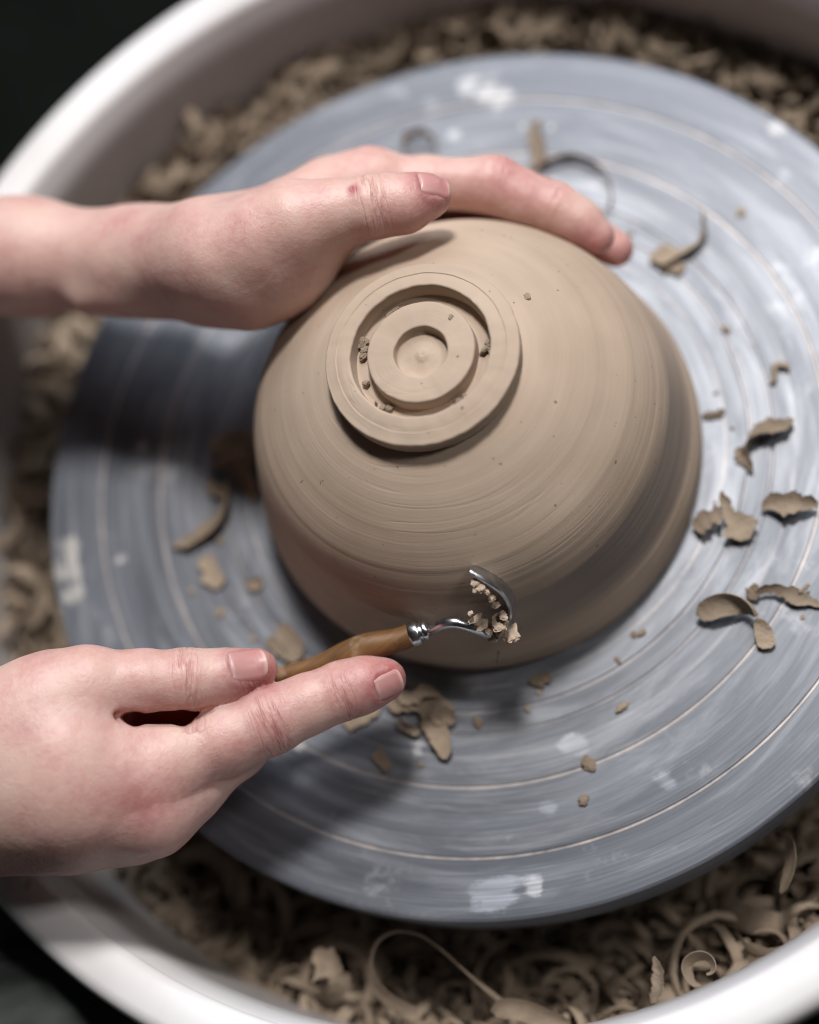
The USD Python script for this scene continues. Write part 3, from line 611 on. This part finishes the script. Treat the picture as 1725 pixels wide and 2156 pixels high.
strip('long looped ribbon of clay arching in the basin below the wheel head', [(1085, 2132), (1040, 2098), (985, 2050), (930, 2000), (880, 1966), (835, 1960), (800, 1978), (782, 2020), (790, 2070), (825, 2108), (880, 2128)], [3.0, 4.0, 3.2, 2.6, 3.0, 4.0, 5.0, 5.2, 5.4, 6.0, 5.0], [-30, -27, -24, -22, -20.5, -20, -21, -24, -27, -29, -31], [.4, .8, .95, 1, .9, .8, .75, .7, .6, .5, .4], .2, seed=70, seg=60, ragged=.03)
strip('tall leaf-shaped trimming standing in the basin near the lower right rim', [(1378, 2015), (1388, 2050), (1384, 2085), (1372, 2110)], [2, 5.5, 5.0, 3], [-18, -20, -22, -25], .4, .4, seed=71)
strip('round coil of clay near the lower right rim of the basin', [(1475, 2075), (1450, 2058), (1446, 2030), (1468, 2012), (1496, 2018), (1504, 2040), (1488, 2052)], [5, 5.5, 5.5, 5, 4.5, 4, 3], [-24, -22, -21, -20, -19, -19, -19], .7, .2, seed=72, ragged=.04, seg=44)
strip('smooth folded trimming lying just above the lower edge, right of the long loop', [(1040, 2135), (1075, 2122), (1120, 2132), (1165, 2150), (1200, 2160)], [5, 6.5, 6.5, 6, 5], [-26, -24, -24, -25, -27], .2, .5, seed=73, ragged=.03)
strip('upright curved trimming at the right below the edge of the wheel head', [(1660, 1760), (1668, 1800), (1660, 1850), (1645, 1880)], [4, 6, 6, 4], [-22, -22, -24, -26], .6, .3, seed=74, ragged=.05)
strip('broad pale flake in the heap left of the long loop', [(660, 2010), (690, 2030), (715, 2060), (725, 2085)], [6, 9, 8, 5], [-24, -23, -24, -27], .2, .4, seed=75)


# ------------------------------------------------------------------ trimming tool
def tube(pts, radii, n=20, flat=None, seg=60):
    p = np.asarray(pts, float); s = np.r_[0, np.cumsum(np.linalg.norm(np.diff(p, axis=0), axis=1))]; s /= s[-1]
    u = np.linspace(0, 1, seg); c = CubicSpline(s, p)(u) if len(p) > 2 else p[0] + (p[1] - p[0]) * u[:, None]
    r = PchipInterpolator(np.linspace(0, 1, len(radii)), radii)(u)
    tg = np.gradient(c, axis=0); tg /= np.linalg.norm(tg, axis=1)[:, None]
    a = np.cross(tg, ROT[2]); a /= np.linalg.norm(a, axis=1)[:, None]; b = np.cross(a, tg)
    fl = np.ones(seg) if flat is None else np.interp(u, np.linspace(0, 1, len(flat)), flat)
    t_ = np.linspace(0, 2 * np.pi, n, endpoint=False)
    v = c[:, None] + (a[:, None] * np.cos(t_)[None, :, None] * fl[:, None, None] + b[:, None] * np.sin(t_)[None, :, None]) * r[:, None, None]
    v = np.concatenate([v.reshape(-1, 3), c[:1], c[-1:]])
    i, j = np.meshgrid(np.arange(seg - 1), np.arange(n), indexing='ij'); k = (j + 1) % n
    f = np.stack([i * n + j, i * n + k, (i + 1) * n + k, (i + 1) * n + j], -1).reshape(-1, 4)
    tri = np.vstack([f[:, [0, 1, 2]], f[:, [0, 2, 3]]])
    caps = [[seg * n, (j + 1) % n, j] for j in range(n)] + [[seg * n + 1, (seg - 1) * n + j, (seg - 1) * n + (j + 1) % n] for j in range(n)]
    return v, np.vstack([tri, caps])


HB, HA = at(868, 1336, .0360), at(445, 1470, .0350)        # handle: ferrule end, butt end
ax_ = (HB - HA) / np.linalg.norm(HB - HA)
tt = thing('trimming_tool', 'trimming tool with wooden handle and bent steel blade cutting the bowl', 'trimming tool')
hp = [HA + (HB - HA) * u for u in np.linspace(0, 1, 9)]
hp[6] = hp[6] + ROT[1] * .0006; hp[4] = hp[4] - ROT[1] * .0004
obj('handle', tube(hp, [.0016, .0024, .0027, .0027, .0028, .0031, .0038, .0041, .0037, .0034], 28), 'handle_wood', tt, smooth=60)
v, f = revolve([(0, 0), (.0034, 0), (.0037, .0006), (.0037, .0024), (.0034, .0030), (.0026, .0033), (.0025, .0037), (.0029, .0042), (.0030, .0048), (.0027, .0054), (.0016, .0057), (0, .0058)], 40)
zax = ax_; xax = np.cross([0, 0, 1], zax); xax /= np.linalg.norm(xax); yax = np.cross(zax, xax)
v = v[:, :1] * xax + v[:, 1:2] * yax + v[:, 2:] * zax + HB - ax_ * .0006
obj('ferrule', (v, f), 'steel', tt, smooth=40)
contact = [on_bowl(*q) for q in ((996, 1190), (1017, 1196), (1049, 1214), (1073, 1236), (1084, 1262), (1084, 1290), (1076, 1316), (1058, 1332))]
near_ = [at(*q, (c + bowl_normal(c) * .0058)[2] * MM / MM) for q, c in zip(((990, 1206), (1016, 1222), (1050, 1246), (1067, 1268), (1073, 1292), (1068, 1314), (1056, 1334), (1036, 1342)), contact)]
sh = [HB + ax_ * .0045, at(930, 1316, .0405), at(958, 1311, .0420), at(990, 1320, .0395), at(1020, 1332, .0350), near_[-1] * .75 + contact[-1] * .25]
obj('shank', tube(sh, [.0018, .0017, .0019, .0021, .0021, .0018], 18, [1, 1, .9, .75, .7, .5]), 'steel', tt, smooth=60)
s_ = np.linspace(0, 1, len(contact)); u_ = np.linspace(0, 1, 40)
cc = CubicSpline(s_, np.array(contact))(u_); nn = CubicSpline(s_, np.array(near_))(u_)
tg = np.gradient(cc, axis=0); tg /= np.linalg.norm(tg, axis=1)[:, None]
wv = nn - cc; wl = np.linalg.norm(wv, axis=1)[:, None]; wv /= wl
sd = np.cross(tg, wv); sd /= np.linalg.norm(sd, axis=1)[:, None]
th = .0007
lo, hi = cc - wv * .0006, nn
sec = np.stack([lo, hi - wv * .0007 + sd * th, hi - wv * .0002 + sd * th * .75, hi + sd * th * .2, hi - sd * th * .4, hi - wv * .0004 - sd * th, lo * .5 + hi * .5 - sd * th], 1)
kk = 7; sg = len(cc)
i, j = np.meshgrid(np.arange(sg - 1), np.arange(kk), indexing='ij'); jn = (j + 1) % kk
bf = np.stack([i * kk + j, i * kk + jn, (i + 1) * kk + jn, (i + 1) * kk + j], -1).reshape(-1, 4)
btri = np.vstack([bf[:, [0, 1, 2]], bf[:, [0, 2, 3]]])
ends = [[0, q + 1, q] for q in range(1, kk - 1)] + [[(sg - 1) * kk, (sg - 1) * kk + q, (sg - 1) * kk + q + 1] for q in range(1, kk - 1)]
obj('blade', (sec.reshape(-1, 3), np.vstack([btri, ends])), 'blade_steel', tt, smooth=25)
# clay caught in the blade
for i, (px, py, s, up) in enumerate([(1002, 1222, 2.2, 5), (1010, 1232, 3.4, 5.5), (1022, 1238, 2.6, 5.5), (1034, 1252, 3.6, 5.5), (1042, 1264, 2.4, 5), (993, 1282, 2.6, 5.5), (1002, 1292, 3.2, 5.5), (1014, 1304, 4.4, 5.5), (1030, 1314, 4.6, 6), (1048, 1300, 4.2, 6), (1056, 1286, 2.8, 6), (1050, 1318, 3.6, 6), (1070, 1322, 4.6, 7), (1038, 1328, 3.0, 6)]):
    px, py = px - .4 * up, py - 4.1 * up + 2
    c = on_bowl(px, py); nb = bowl_normal(c)
    m = lump((0, 0, 0), s * .74 / MM, 120 + i, .42, 2)
    obj('clay_crumb', (np.asarray(m[0]) + c + nb * up / MM, m[1]), 'fresh_clay', smooth=45, label='crumbling bit of fresh clay caught inside the bent steel blade', cat='clay crumb', group='clay bits in the blade')
c0, c1 = on_bowl(1046, 1342), on_bowl(1046, 1378)
obj('clay_shred', ribbon([c0 + bowl_normal(c0) * .005, (c0 + c1) / 2 + bowl_normal(c0) * .0045, c1 + bowl_normal(c1) * .003], [.0022, .0016, .0008], .5, .0007, 12, .3, .2, 66), 'trimmings', label='thin shred of clay dangling below the blade of the tool', cat='clay shred')
# dark cloth over a knee, in the corner below the basin
sp = trimesh.creation.icosphere(subdivisions=5)
cv = sp.vertices.copy(); kd = at(60, 2230, -.055)
fold = (meshkit.fbm(np.stack([cv[:, 0] * 2.2, cv[:, 1] * 5, cv[:, 2] * 2.2], -1), 4, 21) - .5) * .22 + np.abs(meshkit.noise(np.stack([cv[:, 0] * 3, cv[:, 1] * 9, cv[:, 2] * 3], -1), 4) - .5) * .12
cv = cv * (1 + fold)[:, None] * [.075, .055, .06] + kd
lim = np.hypot(cv[:, 0] - PC[0], cv[:, 1] - PC[1]); push = np.maximum(.209 - lim, 0)
cv[:, :2] += (cv[:, :2] - PC) / np.maximum(lim, .01)[:, None] * push[:, None]
obj('trouser_knee', (cv, sp.faces), 'dark_cloth', smooth=True, label='dark grey-green cloth over a knee in the lower left corner, below the white basin', cat='cloth')
#HANDS
# ------------------------------------------------------------------ hands
def smin(a, b, k):
    h = np.maximum(k - np.abs(a - b), 0) / k
    return np.minimum(a, b) - h * h * k * 0.25


class Field:
    """a distance field on a grid; bones are tapered capsules joined smoothly"""
    def __init__(self, lo, hi, h):
        self.lo, self.h = np.asarray(lo, float), h
        self.n = np.ceil((np.asarray(hi) - lo) / h).astype(int) + 1
        self.ax = [(self.lo[k] + h * np.arange(self.n[k])).astype(np.float32) for k in range(3)]

    def new(self):
        return np.full(self.n, 0.05, np.float32)

    def box(self, pts, pad):
        pts = np.atleast_2d(pts)
        a = np.clip(((pts.min(0) - pad - self.lo) / self.h).astype(int), 0, self.n - 1)
        b = np.clip(((pts.max(0) + pad - self.lo) / self.h).astype(int) + 2, 1, self.n)
        return tuple(slice(int(x), int(y)) for x, y in zip(a, b))

    def cap(self, F, a, b, ra, rb, k, hollow=False):
        a, b = np.asarray(a, float), np.asarray(b, float)
        s = self.box(np.stack([a, b]), max(ra, rb) + 0.016)
        X = [self.ax[d][s[d]].reshape([-1 if e == d else 1 for e in range(3)]) for d in range(3)]
        ab = b - a; L = float(ab @ ab) + 1e-12
        t = np.clip(((X[0] - a[0]) * ab[0] + (X[1] - a[1]) * ab[1] + (X[2] - a[2]) * ab[2]) / L, 0, 1).astype(np.float32)
        d = np.sqrt((X[0] - a[0] - t * ab[0]) ** 2 + (X[1] - a[1] - t * ab[1]) ** 2 + (X[2] - a[2] - t * ab[2]) ** 2) - (ra + (rb - ra) * t)
        if hollow:
            h = np.maximum(k - np.abs(F[s] + d), 0) / k
            F[s] = np.maximum(F[s], -d) + h * h * k * 0.25
        else:
            F[s] = smin(F[s], d.astype(np.float32), k)


def surface(F, lo, h):
    """surface nets: one vertex per cell that the surface crosses, one quad per crossed edge"""
    n = np.array(F.shape); ins = F < 0
    tot = np.zeros(tuple(n - 1), np.float32); acc = np.zeros(tuple(n - 1) + (3,), np.float32)
    cross = []
    for ax in range(3):
        sl0 = [slice(None)] * 3; sl1 = [slice(None)] * 3
        sl0[ax] = slice(0, -1); sl1[ax] = slice(1, None)
        c = ins[tuple(sl0)] != ins[tuple(sl1)]
        idx = np.argwhere(c); cross.append(idx)
        f0 = F[tuple(sl0)][c]; f1 = F[tuple(sl1)][c]
        p = idx.astype(np.float32); p[:, ax] += f0 / (f0 - f1)
        o = [k for k in range(3) if k != ax]
        for da in (0, 1):
            for db in (0, 1):
                cell = idx.copy(); cell[:, o[0]] -= da; cell[:, o[1]] -= db
                ok = ((cell >= 0) & (cell < n - 1)).all(1)
                q = cell[ok]
                np.add.at(tot, tuple(q.T), 1); np.add.at(acc, tuple(q.T), p[ok])
    ids = np.full(tuple(n - 1), -1, np.int64); used = np.argwhere(tot > 0)
    ids[tuple(used.T)] = np.arange(len(used))
    v = acc[tuple(used.T)] / tot[tuple(used.T)][:, None]
    faces = []
    for ax in range(3):
        idx = cross[ax]; o = [(ax + 1) % 3, (ax + 2) % 3]
        ok = (idx[:, o[0]] > 0) & (idx[:, o[1]] > 0) & (idx[:, o[0]] < n[o[0]] - 1) & (idx[:, o[1]] < n[o[1]] - 1)
        idx = idx[ok]
        def cid(da, db):
            q = idx.copy(); q[:, o[0]] -= da; q[:, o[1]] -= db
            return ids[tuple(q.T)]
        quad = np.stack([cid(1, 1), cid(0, 1), cid(0, 0), cid(1, 0)], 1)
        flip = ~ins[tuple(idx.T)]
        quad[flip] = quad[flip][:, ::-1]
        faces.append(quad)
    q = np.vstack(faces)
    return v * h + lo, np.vstack([q[:, [0, 1, 2]], q[:, [0, 2, 3]]])


def relax(v, f, rounds, lam=0.5, mu=-0.52):
    e = np.vstack([f[:, [0, 1]], f[:, [1, 2]], f[:, [2, 0]]])
    A = sparse.coo_matrix((np.ones(len(e) * 2), (np.r_[e[:, 0], e[:, 1]], np.r_[e[:, 1], e[:, 0]])), shape=(len(v),) * 2).tocsr()
    A.data[:] = 1; D = sparse.diags(1 / np.maximum(np.asarray(A.sum(1)).ravel(), 1)); Lp = D @ A
    for q in range(rounds):
        v = v + lam * (Lp @ v - v); v = v + mu * (Lp @ v - v)
    return v


def vnormals(v, f):
    n = np.zeros_like(v); c = np.cross(v[f[:, 1]] - v[f[:, 0]], v[f[:, 2]] - v[f[:, 0]])
    for k in range(3):
        np.add.at(n, f[:, k], c)
    return n / (np.linalg.norm(n, axis=1)[:, None] + 1e-15)


def J(px, py, z, r):
    """a joint: where it is seen, its height and its radius in mm"""
    return (at(px, py, z / MM), r / MM)


def build_hand(label, palm, fingers, nails, creases, reds, carve=(), h=0.00075):
    joints = [j for c in palm for j in c[:2]] + [j for ch in fingers for j in ch]
    P0 = np.array([j[0] for j in joints]); R0 = max(j[1] for j in joints)
    G = Field(P0.min(0) - R0 - .008, P0.max(0) + R0 + .008, h)
    P = G.new()
    for a, b, k in palm:
        G.cap(P, a[0], b[0], a[1], b[1], k / MM)
    total = P.copy()
    for ch in fingers:
        Fg = G.new(); pts = np.array([j[0] for j in ch])
        for a, b in zip(ch[:-1], ch[1:]):
            G.cap(Fg, a[0], b[0], a[1], b[1], 0.0035)
        s = G.box(pts, .026)
        total[s] = np.minimum(total[s], smin(P[s], Fg[s], 0.0085))
    for a, b, k in carve:
        G.cap(total, a[0], b[0], a[1], b[1], k / MM, hollow=True)
    # where the arm leaves the photograph it simply goes on to the edge of the grid and is closed there
    for sl in ((0,), (-1,)):
        total[sl[0], :, :] = np.maximum(total[sl[0], :, :], .001); total[:, sl[0], :] = np.maximum(total[:, sl[0], :], .001); total[:, :, sl[0]] = np.maximum(total[:, :, sl[0]], .001)
    v, f = surface(total, G.lo, h)
    parts = trimesh.graph.connected_component_labels(np.vstack([f[:, [0, 1]], f[:, [1, 2]]]), node_count=len(v))
    keep = parts == np.bincount(parts).argmax()
    f = f[keep[f[:, 0]]]; new = np.cumsum(keep) - 1; v = v[keep]; f = new[f]
    v = relax(v, f, 18)
    nrm = vnormals(v, f)
    red = np.zeros(len(v)); wr = np.zeros((len(v), 3))
    # nails: a bed pressed into the finger and a plate lying in it
    plates = []
    for (c, ax, up, wid, lng, free) in nails:
        k0 = np.linalg.norm(v - c, axis=1).argmin(); c = v[k0]
        up = nrm[np.linalg.norm(v - c, axis=1) < .003].mean(0)
        ax = ax / np.linalg.norm(ax); ax = ax - up * (ax @ up) / (up @ up); ax /= np.linalg.norm(ax); up /= np.linalg.norm(up); sd = np.cross(ax, up)
        q = v - c; U = q @ sd / (wid / 2); V = q @ ax / (lng / 2); Wd = q @ up
        m = (nrm @ up > -.2) & (Wd > -.006) & (np.abs(U) < 2.2) & (np.abs(V) < 2.4)
        d = (np.abs(U) ** 3 + np.abs(V) ** 3) ** (1 / 3)
        dis = -0.00036 * np.clip((1.08 - d) / .15, 0, 1) + 0.00022 * np.exp(-((d - 1.2) / .16) ** 2) * np.where(V > .55, 0.15, 1)
        v = v + nrm * (dis * m)[:, None]
        red += m * .25 * np.exp(-np.maximum(d - 1.0, 0) ** 2 / .3)
        plates.append((c, ax, up, sd, wid, lng, free))
    nrm = vnormals(v, f)
    for (p, rad, amt) in reds:
        p = v[np.linalg.norm(v - p, axis=1).argmin()]
        red += amt * np.exp(-((v - p) ** 2).sum(1) / (rad / MM) ** 2)
    for (p, ax, up, span, amt) in creases:
        ax = ax / np.linalg.norm(ax); up = up - ax * (up @ ax); up /= np.linalg.norm(up); sd = np.cross(ax, up)
        q = v - p; u = q @ ax; w = q @ sd
        m = np.exp(-(u / (span / MM)) ** 2) * np.clip(nrm @ up * 1.4 + .1, 0, 1) * (np.linalg.norm(q, axis=1) < .018) * amt
        better = m > wr[:, 2]
        wr[better] = np.stack([u * MM, w * MM, m], 1)[better]
        # the two or three deep folds are real grooves
        g = sum(np.exp(-((u - o / MM - .00025 * np.sin(w * 900 + o)) / .00055) ** 2) * a for o, a in ((-1.9, .7), (0.1, 1.0), (2.1, .8)))
        v = v - nrm * (g * .00032 * m)[:, None]
    v = v + nrm * ((meshkit.fbm(v * 110, 3, 3) - .5) * .0005)[:, None]
    pr = thing('hand', label, 'hand')
    sk = obj('skin', (v, f), 'skin', pr, smooth=True)
    primvar(sk, 'red', np.clip(red, 0, 1)); primvar(sk, 'wr', wr, True)
    from scipy.spatial import cKDTree
    T = cKDTree(v)
    nrm = vnormals(v, f)
    for (c, ax, up, sd, wid, lng, free) in plates:
        nu, nv = 21, 27
        uu, vv = np.meshgrid(np.linspace(-1, 1, nu), np.linspace(-1, 1, nv), indexing='ij')
        wscale = np.where(vv > 0, 1, (np.clip(1 - np.abs(vv) ** 3, 0, 1)) ** (1 / 3) * .35 + .65) * np.where(vv > .5, 1 - .5 * ((vv - .5) / .5) ** 3 * .5, 1)
        pb = c + sd * (uu * wscale * wid / 2)[..., None] + ax * (vv * lng / 2)[..., None]
        # height of the finger's surface under each point, from its nearest vertices seen along `up`
        q = np.stack([(v - c) @ sd, (v - c) @ ax], 1); okv = (nrm @ up > .15) & (np.linalg.norm(v - c, axis=1) < .016) & (np.abs((v - c) @ up) < .0055)
        T2 = cKDTree(q[okv]); hv = ((v - c) @ up)[okv]
        qq = np.stack([(pb - c) @ sd, (pb - c) @ ax], -1).reshape(-1, 2)
        dd, ii = T2.query(qq, k=10); ww = 1 / (dd + .0003) ** 2
        hh = ((hv[ii] * ww).sum(1) / ww.sum(1)).reshape(nu, nv)
        # a nail is stiff: fit a smooth curved plate
        B = np.stack([np.ones(nu * nv), uu.ravel() ** 2, vv.ravel(), vv.ravel() ** 2, uu.ravel(), uu.ravel() ** 4], 1)
        inn = (np.abs(uu) < .85).ravel() & (vv < .8).ravel()
        co = np.linalg.lstsq(B[inn], hh.ravel()[inn], rcond=None)[0]
        hs = (B @ co).reshape(nu, nv) + .00030
        hs = np.where(vv < .8, np.maximum(hs, hh + .0002), hs)
        edge_ = np.maximum(np.abs(uu), np.where(vv < 0, np.abs(vv), 0))
        hs -= .0007 * np.clip((edge_ - .86) / .14, 0, 1)
        hs += free / MM * np.clip((vv - .6) / .4, 0, 1)
        topv = pb + up * (hs - ((pb - c) @ up))[..., None]
        botv = topv - up * .00045
        vs = np.concatenate([topv.reshape(-1, 3), botv.reshape(-1, 3)])
        fs = []
        for i in range(nu - 1):
            for j in range(nv - 1):
                a, b, c2, d2 = i * nv + j, (i + 1) * nv + j, (i + 1) * nv + j + 1, i * nv + j + 1
                o = nu * nv
                fs += [[a, b, c2], [a, c2, d2], [a + o, c2 + o, b + o], [a + o, d2 + o, c2 + o]]
        rim_ = [i * nv for i in range(nu)] + [(nu - 1) * nv + j for j in range(1, nv)] + [i * nv + nv - 1 for i in range(nu - 2, -1, -1)] + [j for j in range(nv - 2, 0, -1)]
        for a, b in zip(rim_, rim_[1:] + rim_[:1]):
            fs += [[a, a + nu * nv, b + nu * nv], [a, b + nu * nv, b]]
        nl = obj('nail', (vs, np.array(fs)), 'nail', pr, smooth=True)
        primvar(nl, 'along', np.tile((vv.ravel() + 1) / 2, 2))
    return pr


UP = ROT[2]; RIGHT = ROT[0]; TOP = ROT[1]      # towards the lens, along the picture's rows and columns: only used to turn joints about their own bones


def clear_bowl(j, gap=0.0004):
    """keeps a joint of radius r outside the bowl's wall"""
    p, r = j
    s = PROF(min(max(p[2], .001), .0735)) + r + gap
    d = np.array([p[0] - BX, p[1] - BY]); L = np.linalg.norm(d)
    if L < s and p[2] < .075:
        d = d / L * s
        p = np.array([BX + d[0], BY + d[1], p[2]])
    return (p, r)


# the hand that steadies the bowl
wr1, wr2 = J(445, 532, 74, 17.5), J(425, 540, 60, 15)
arm = [(J(-230, 530, 60, 20.5), J(60, 541, 58, 17.8), 8), (J(60, 541, 58, 17.8), J(300, 549, 60, 14.2), 8), (J(300, 549, 60, 14.2), J(440, 540, 72, 15.0), 8),
       (J(-230, 535, 46, 20.0), J(60, 546, 43, 17.4), 8), (J(60, 546, 43, 17.4), J(300, 551, 45, 13.8), 8), (J(300, 551, 45, 13.8), J(440, 550, 58, 13.5), 8),
       # metacarpals
       (J(440, 508, 74, 12.3), J(640, 440, 66, 9.8), 7), (J(640, 440, 66, 9.8), J(775, 385, 57, 8.4), 7),
       (J(440, 530, 62, 12.5), J(760, 425, 44, 9.0), 7), (J(450, 550, 54, 12), J(730, 455, 33, 9), 7), (J(460, 560, 48, 12), J(690, 490, 24, 8), 9),
       # heel and ball of the thumb
       (J(440, 565, 72, 14.5), J(520, 585, 70, 13.5), 9), (J(520, 585, 70, 13.5), J(610, 555, 70, 12.0), 9), (J(450, 590, 62, 12.5), J(560, 600, 58, 10.0), 9),
       (J(470, 540, 80, 12.5), J(610, 474, 82, 10.8), 9), (J(290, 549, 60, 12.5), J(560, 545, 72, 12.0), 12), (J(260, 552, 53, 12.5), J(470, 556, 66, 12.0), 10), (J(600, 560, 70, 11), J(700, 480, 74, 8.5), 9),
       # tendon and wrist bones
       (J(300, 512, 70, 4.5), J(470, 508, 84, 5.0), 7), (J(330, 615, 61, 4.0), J(180, 625, 61, 4.0), 8)]
thumb = [J(560, 500, 82, 11.5), J(625, 470, 83, 10.6), J(700, 448, 83, 9.0), J(785, 436, 82, 8.9), J(850, 428, 80.5, 8.2), J(900, 414, 79, 6.8)]
index = [J(700, 396, 61, 9.2), J(780, 382, 57, 9.0), J(900, 386, 53.5, 8.0), J(1040, 390, 50, 8.7), J(1100, 418, 47, 8.1), J(1160, 452, 44, 7.8), J(1205, 482, 41.5, 7.0), J(1246, 508, 39, 5.7)]
mid = [J(760, 420, 44, 9.0), J(900, 410, 39, 8.2), J(1050, 412, 34, 8.6), J(1180, 462, 27.5, 7.8), J(1296, 524, 21.5, 5.8)]
rng_ = [J(730, 455, 33, 8.5), J(880, 430, 26, 7.8), J(1020, 430, 21, 8.0), J(1130, 468, 16, 7.2), J(1205, 505, 13, 5.6)]
pin = [J(690, 490, 24, 7.6), J(820, 455, 17.5, 6.8), J(930, 445, 13, 6.8), J(1010, 462, 10.5, 6.2), J(1080, 490, 9.0, 5.2)]
index, mid, rng_, pin = ([c[0]] + [clear_bowl(j) for j in c[1:]] for c in (index, mid, rng_, pin))


def dirn(a, b):
    return b[0] - a[0]


tax = dirn(thumb[3], thumb[5])
build_hand('pale hand and forearm from above the left, steadying the far side of the bowl', arm, [thumb, index, mid, rng_, pin],
           [(at(909, 397, .0815), tax, UP * .80 + TOP * .45 - RIGHT * .0, .0090, .0100, 0.4)],
           [(at(786, 420, .082), tax, UP + TOP * .5, 3.4, 1.0), (at(1045, 370, .052), dirn(index[2], index[4]), TOP + UP * .4, 4.0, .35), (at(1165, 430, .045), dirn(index[4], index[6]), TOP * .8 + UP, 3.0, .30)],
           [(at(750, 412, .088), 1.5, 1.0), (at(760, 418, .088), 3.0, .2), (at(905, 420, .082), 9, .30), (at(800, 460, .080), 12, .18), (at(590, 520, .085), 9, .20), (at(1250, 512, .040), 8, .40), (at(1050, 380, .055), 10, .30), (at(1310, 528, .022), 8, .40), (at(1130, 440, .048), 12, .15), (at(780, 340, .060), 14, .12)])

# the hand that holds the tool
arm2 = [(J(-260, 1640, 62, 19), J(-60, 1625, 58, 19), 9), (J(-260, 1660, 48, 18), J(-60, 1660, 46, 18), 9), (J(-60, 1560, 62, 17), J(120, 1560, 60, 14), 9),
        # metacarpals, and added filler under the thumb
        (J(-60, 1580, 62, 17), J(150, 1600, 58, 15.5), 9), (J(150, 1600, 58, 15.5), J(300, 1628, 50, 12.8), 9),
        (J(-60, 1650, 58, 16), J(150, 1680, 54, 14.5), 9), (J(150, 1680, 54, 14.5), J(318, 1710, 45, 11.5), 9),
        (J(-60, 1725, 46, 12.5), J(150, 1725, 42, 11.0), 8), (J(150, 1725, 42, 11.0), J(285, 1730, 36, 9.4), 8),
        (J(-60, 1720, 36, 11), J(240, 1715, 26, 8.8), 8), (J(200, 1580, 24, 10), J(430, 1560, 18, 8), 8), (J(200, 1600, 36, 10), J(220, 1580, 24, 10), 8), (J(170, 1450, 46, 9), J(440, 1440, 38, 8.0), 6), (J(230, 1480, 30, 9), J(450, 1475, 24, 8.5), 6), (J(150, 1520, 42, 11), J(180, 1480, 40, 10), 8),  # after the first bone: hidden filler added to keep light out of the thumb gap
        # thumb's own bone and the web
        (J(-60, 1560, 66, 14.5), J(60, 1486, 66, 11.2), 8), (J(60, 1486, 66, 11.2), J(175, 1445, 63, 9.4), 8),
        (J(60, 1540, 60, 12), J(140, 1555, 56, 9.5), 9), (J(140, 1560, 55, 9.0), J(250, 1592, 48, 8.5), 9), (J(-80, 1690, 48, 17), J(160, 1690, 44, 14), 16), (J(-120, 1640, 56, 19), J(120, 1640, 53, 16.5), 18)]
thumb2 = [J(120, 1452, 64, 10.0), J(190, 1440, 62.5, 9.0), J(300, 1434, 58, 8.7), J(395, 1434, 54, 9.0), J(470, 1424, 51, 7.6), J(541, 1409, 48, 6.0)]
index2 = [J(300, 1628, 50, 12.4), J(380, 1595, 48, 10.6), J(470, 1558, 45.5, 9.8), J(570, 1516, 42.5, 9.7), J(650, 1482, 40.5, 8.4), J(722, 1455, 39, 8.1), J(770, 1440, 38.2, 7.5), J(811, 1430, 37.5, 6.1)]
mid2 = [J(318, 1710, 45, 11.0), J(400, 1655, 40, 9.8), J(500, 1570, 33, 8.8), J(545, 1530, 25, 7.4), J(480, 1570, 22, 6.8), J(420, 1600, 24, 6.2)]
rng2 = [J(285, 1735, 36, 9.8), J(360, 1680, 30, 9.0), J(450, 1605, 25, 8.0), J(470, 1580, 19, 7.0), J(400, 1600, 18, 6.4), J(360, 1620, 20, 5.6)]
pin2 = [J(240, 1720, 26, 8.8), J(310, 1680, 22, 7.8), J(390, 1620, 18, 7.2), J(400, 1610, 15, 6.4), J(350, 1630, 15, 5.6)]
tax2, iax2 = dirn(thumb2[4], thumb2[5]), dirn(index2[5], index2[7])
build_hand('pale hand reaching in from the left, holding the wooden tool between thumb and index finger', arm2, [thumb2, index2, mid2, rng2, pin2],
           [(at(523, 1391, .0565), tax2, UP + TOP * .55, .0098, .0110, 0.4), (at(824, 1446, .0420), iax2, UP * .62 - TOP * .9, .0080, .0088, 0.3)],
           [(at(396, 1410, .060), dirn(thumb2[2], thumb2[4]), UP + TOP * .5, 3.4, 1.0), (at(572, 1525, .050), dirn(index2[2], index2[4]), UP * .8 - TOP * .6, 4.2, 1.0), (at(722, 1465, .045), dirn(index2[4], index2[6]), UP * .7 - TOP * .6, 2.8, .7)],
           [(at(540, 1420, .05), 9, .45), (at(790, 1420, .043), 12, .55), (at(570, 1545, .048), 8, .35), (at(300, 1680, .062), 13, .38), (at(396, 1430, .062), 10, .12), (at(300, 1480, .06), 14, .10), (at(680, 1440, .045), 10, .15), (at(495, 1565, .05), 3, .25)],
           carve=[(J(285, 1514, z, 1.9), J(385, 1512, z - 2, 2.1), 2) for z in (66, 62, 58, 54, 50, 46, 43)] + [(J(385, 1512, z - 2, 2.1), J(440, 1498, z - 3, .8), 2) for z in (64, 60, 56, 52, 48)] + [(J(200, 1500, z, .6), J(285, 1514, z, 1.9), 2) for z in (64, 60, 56, 52, 48)])
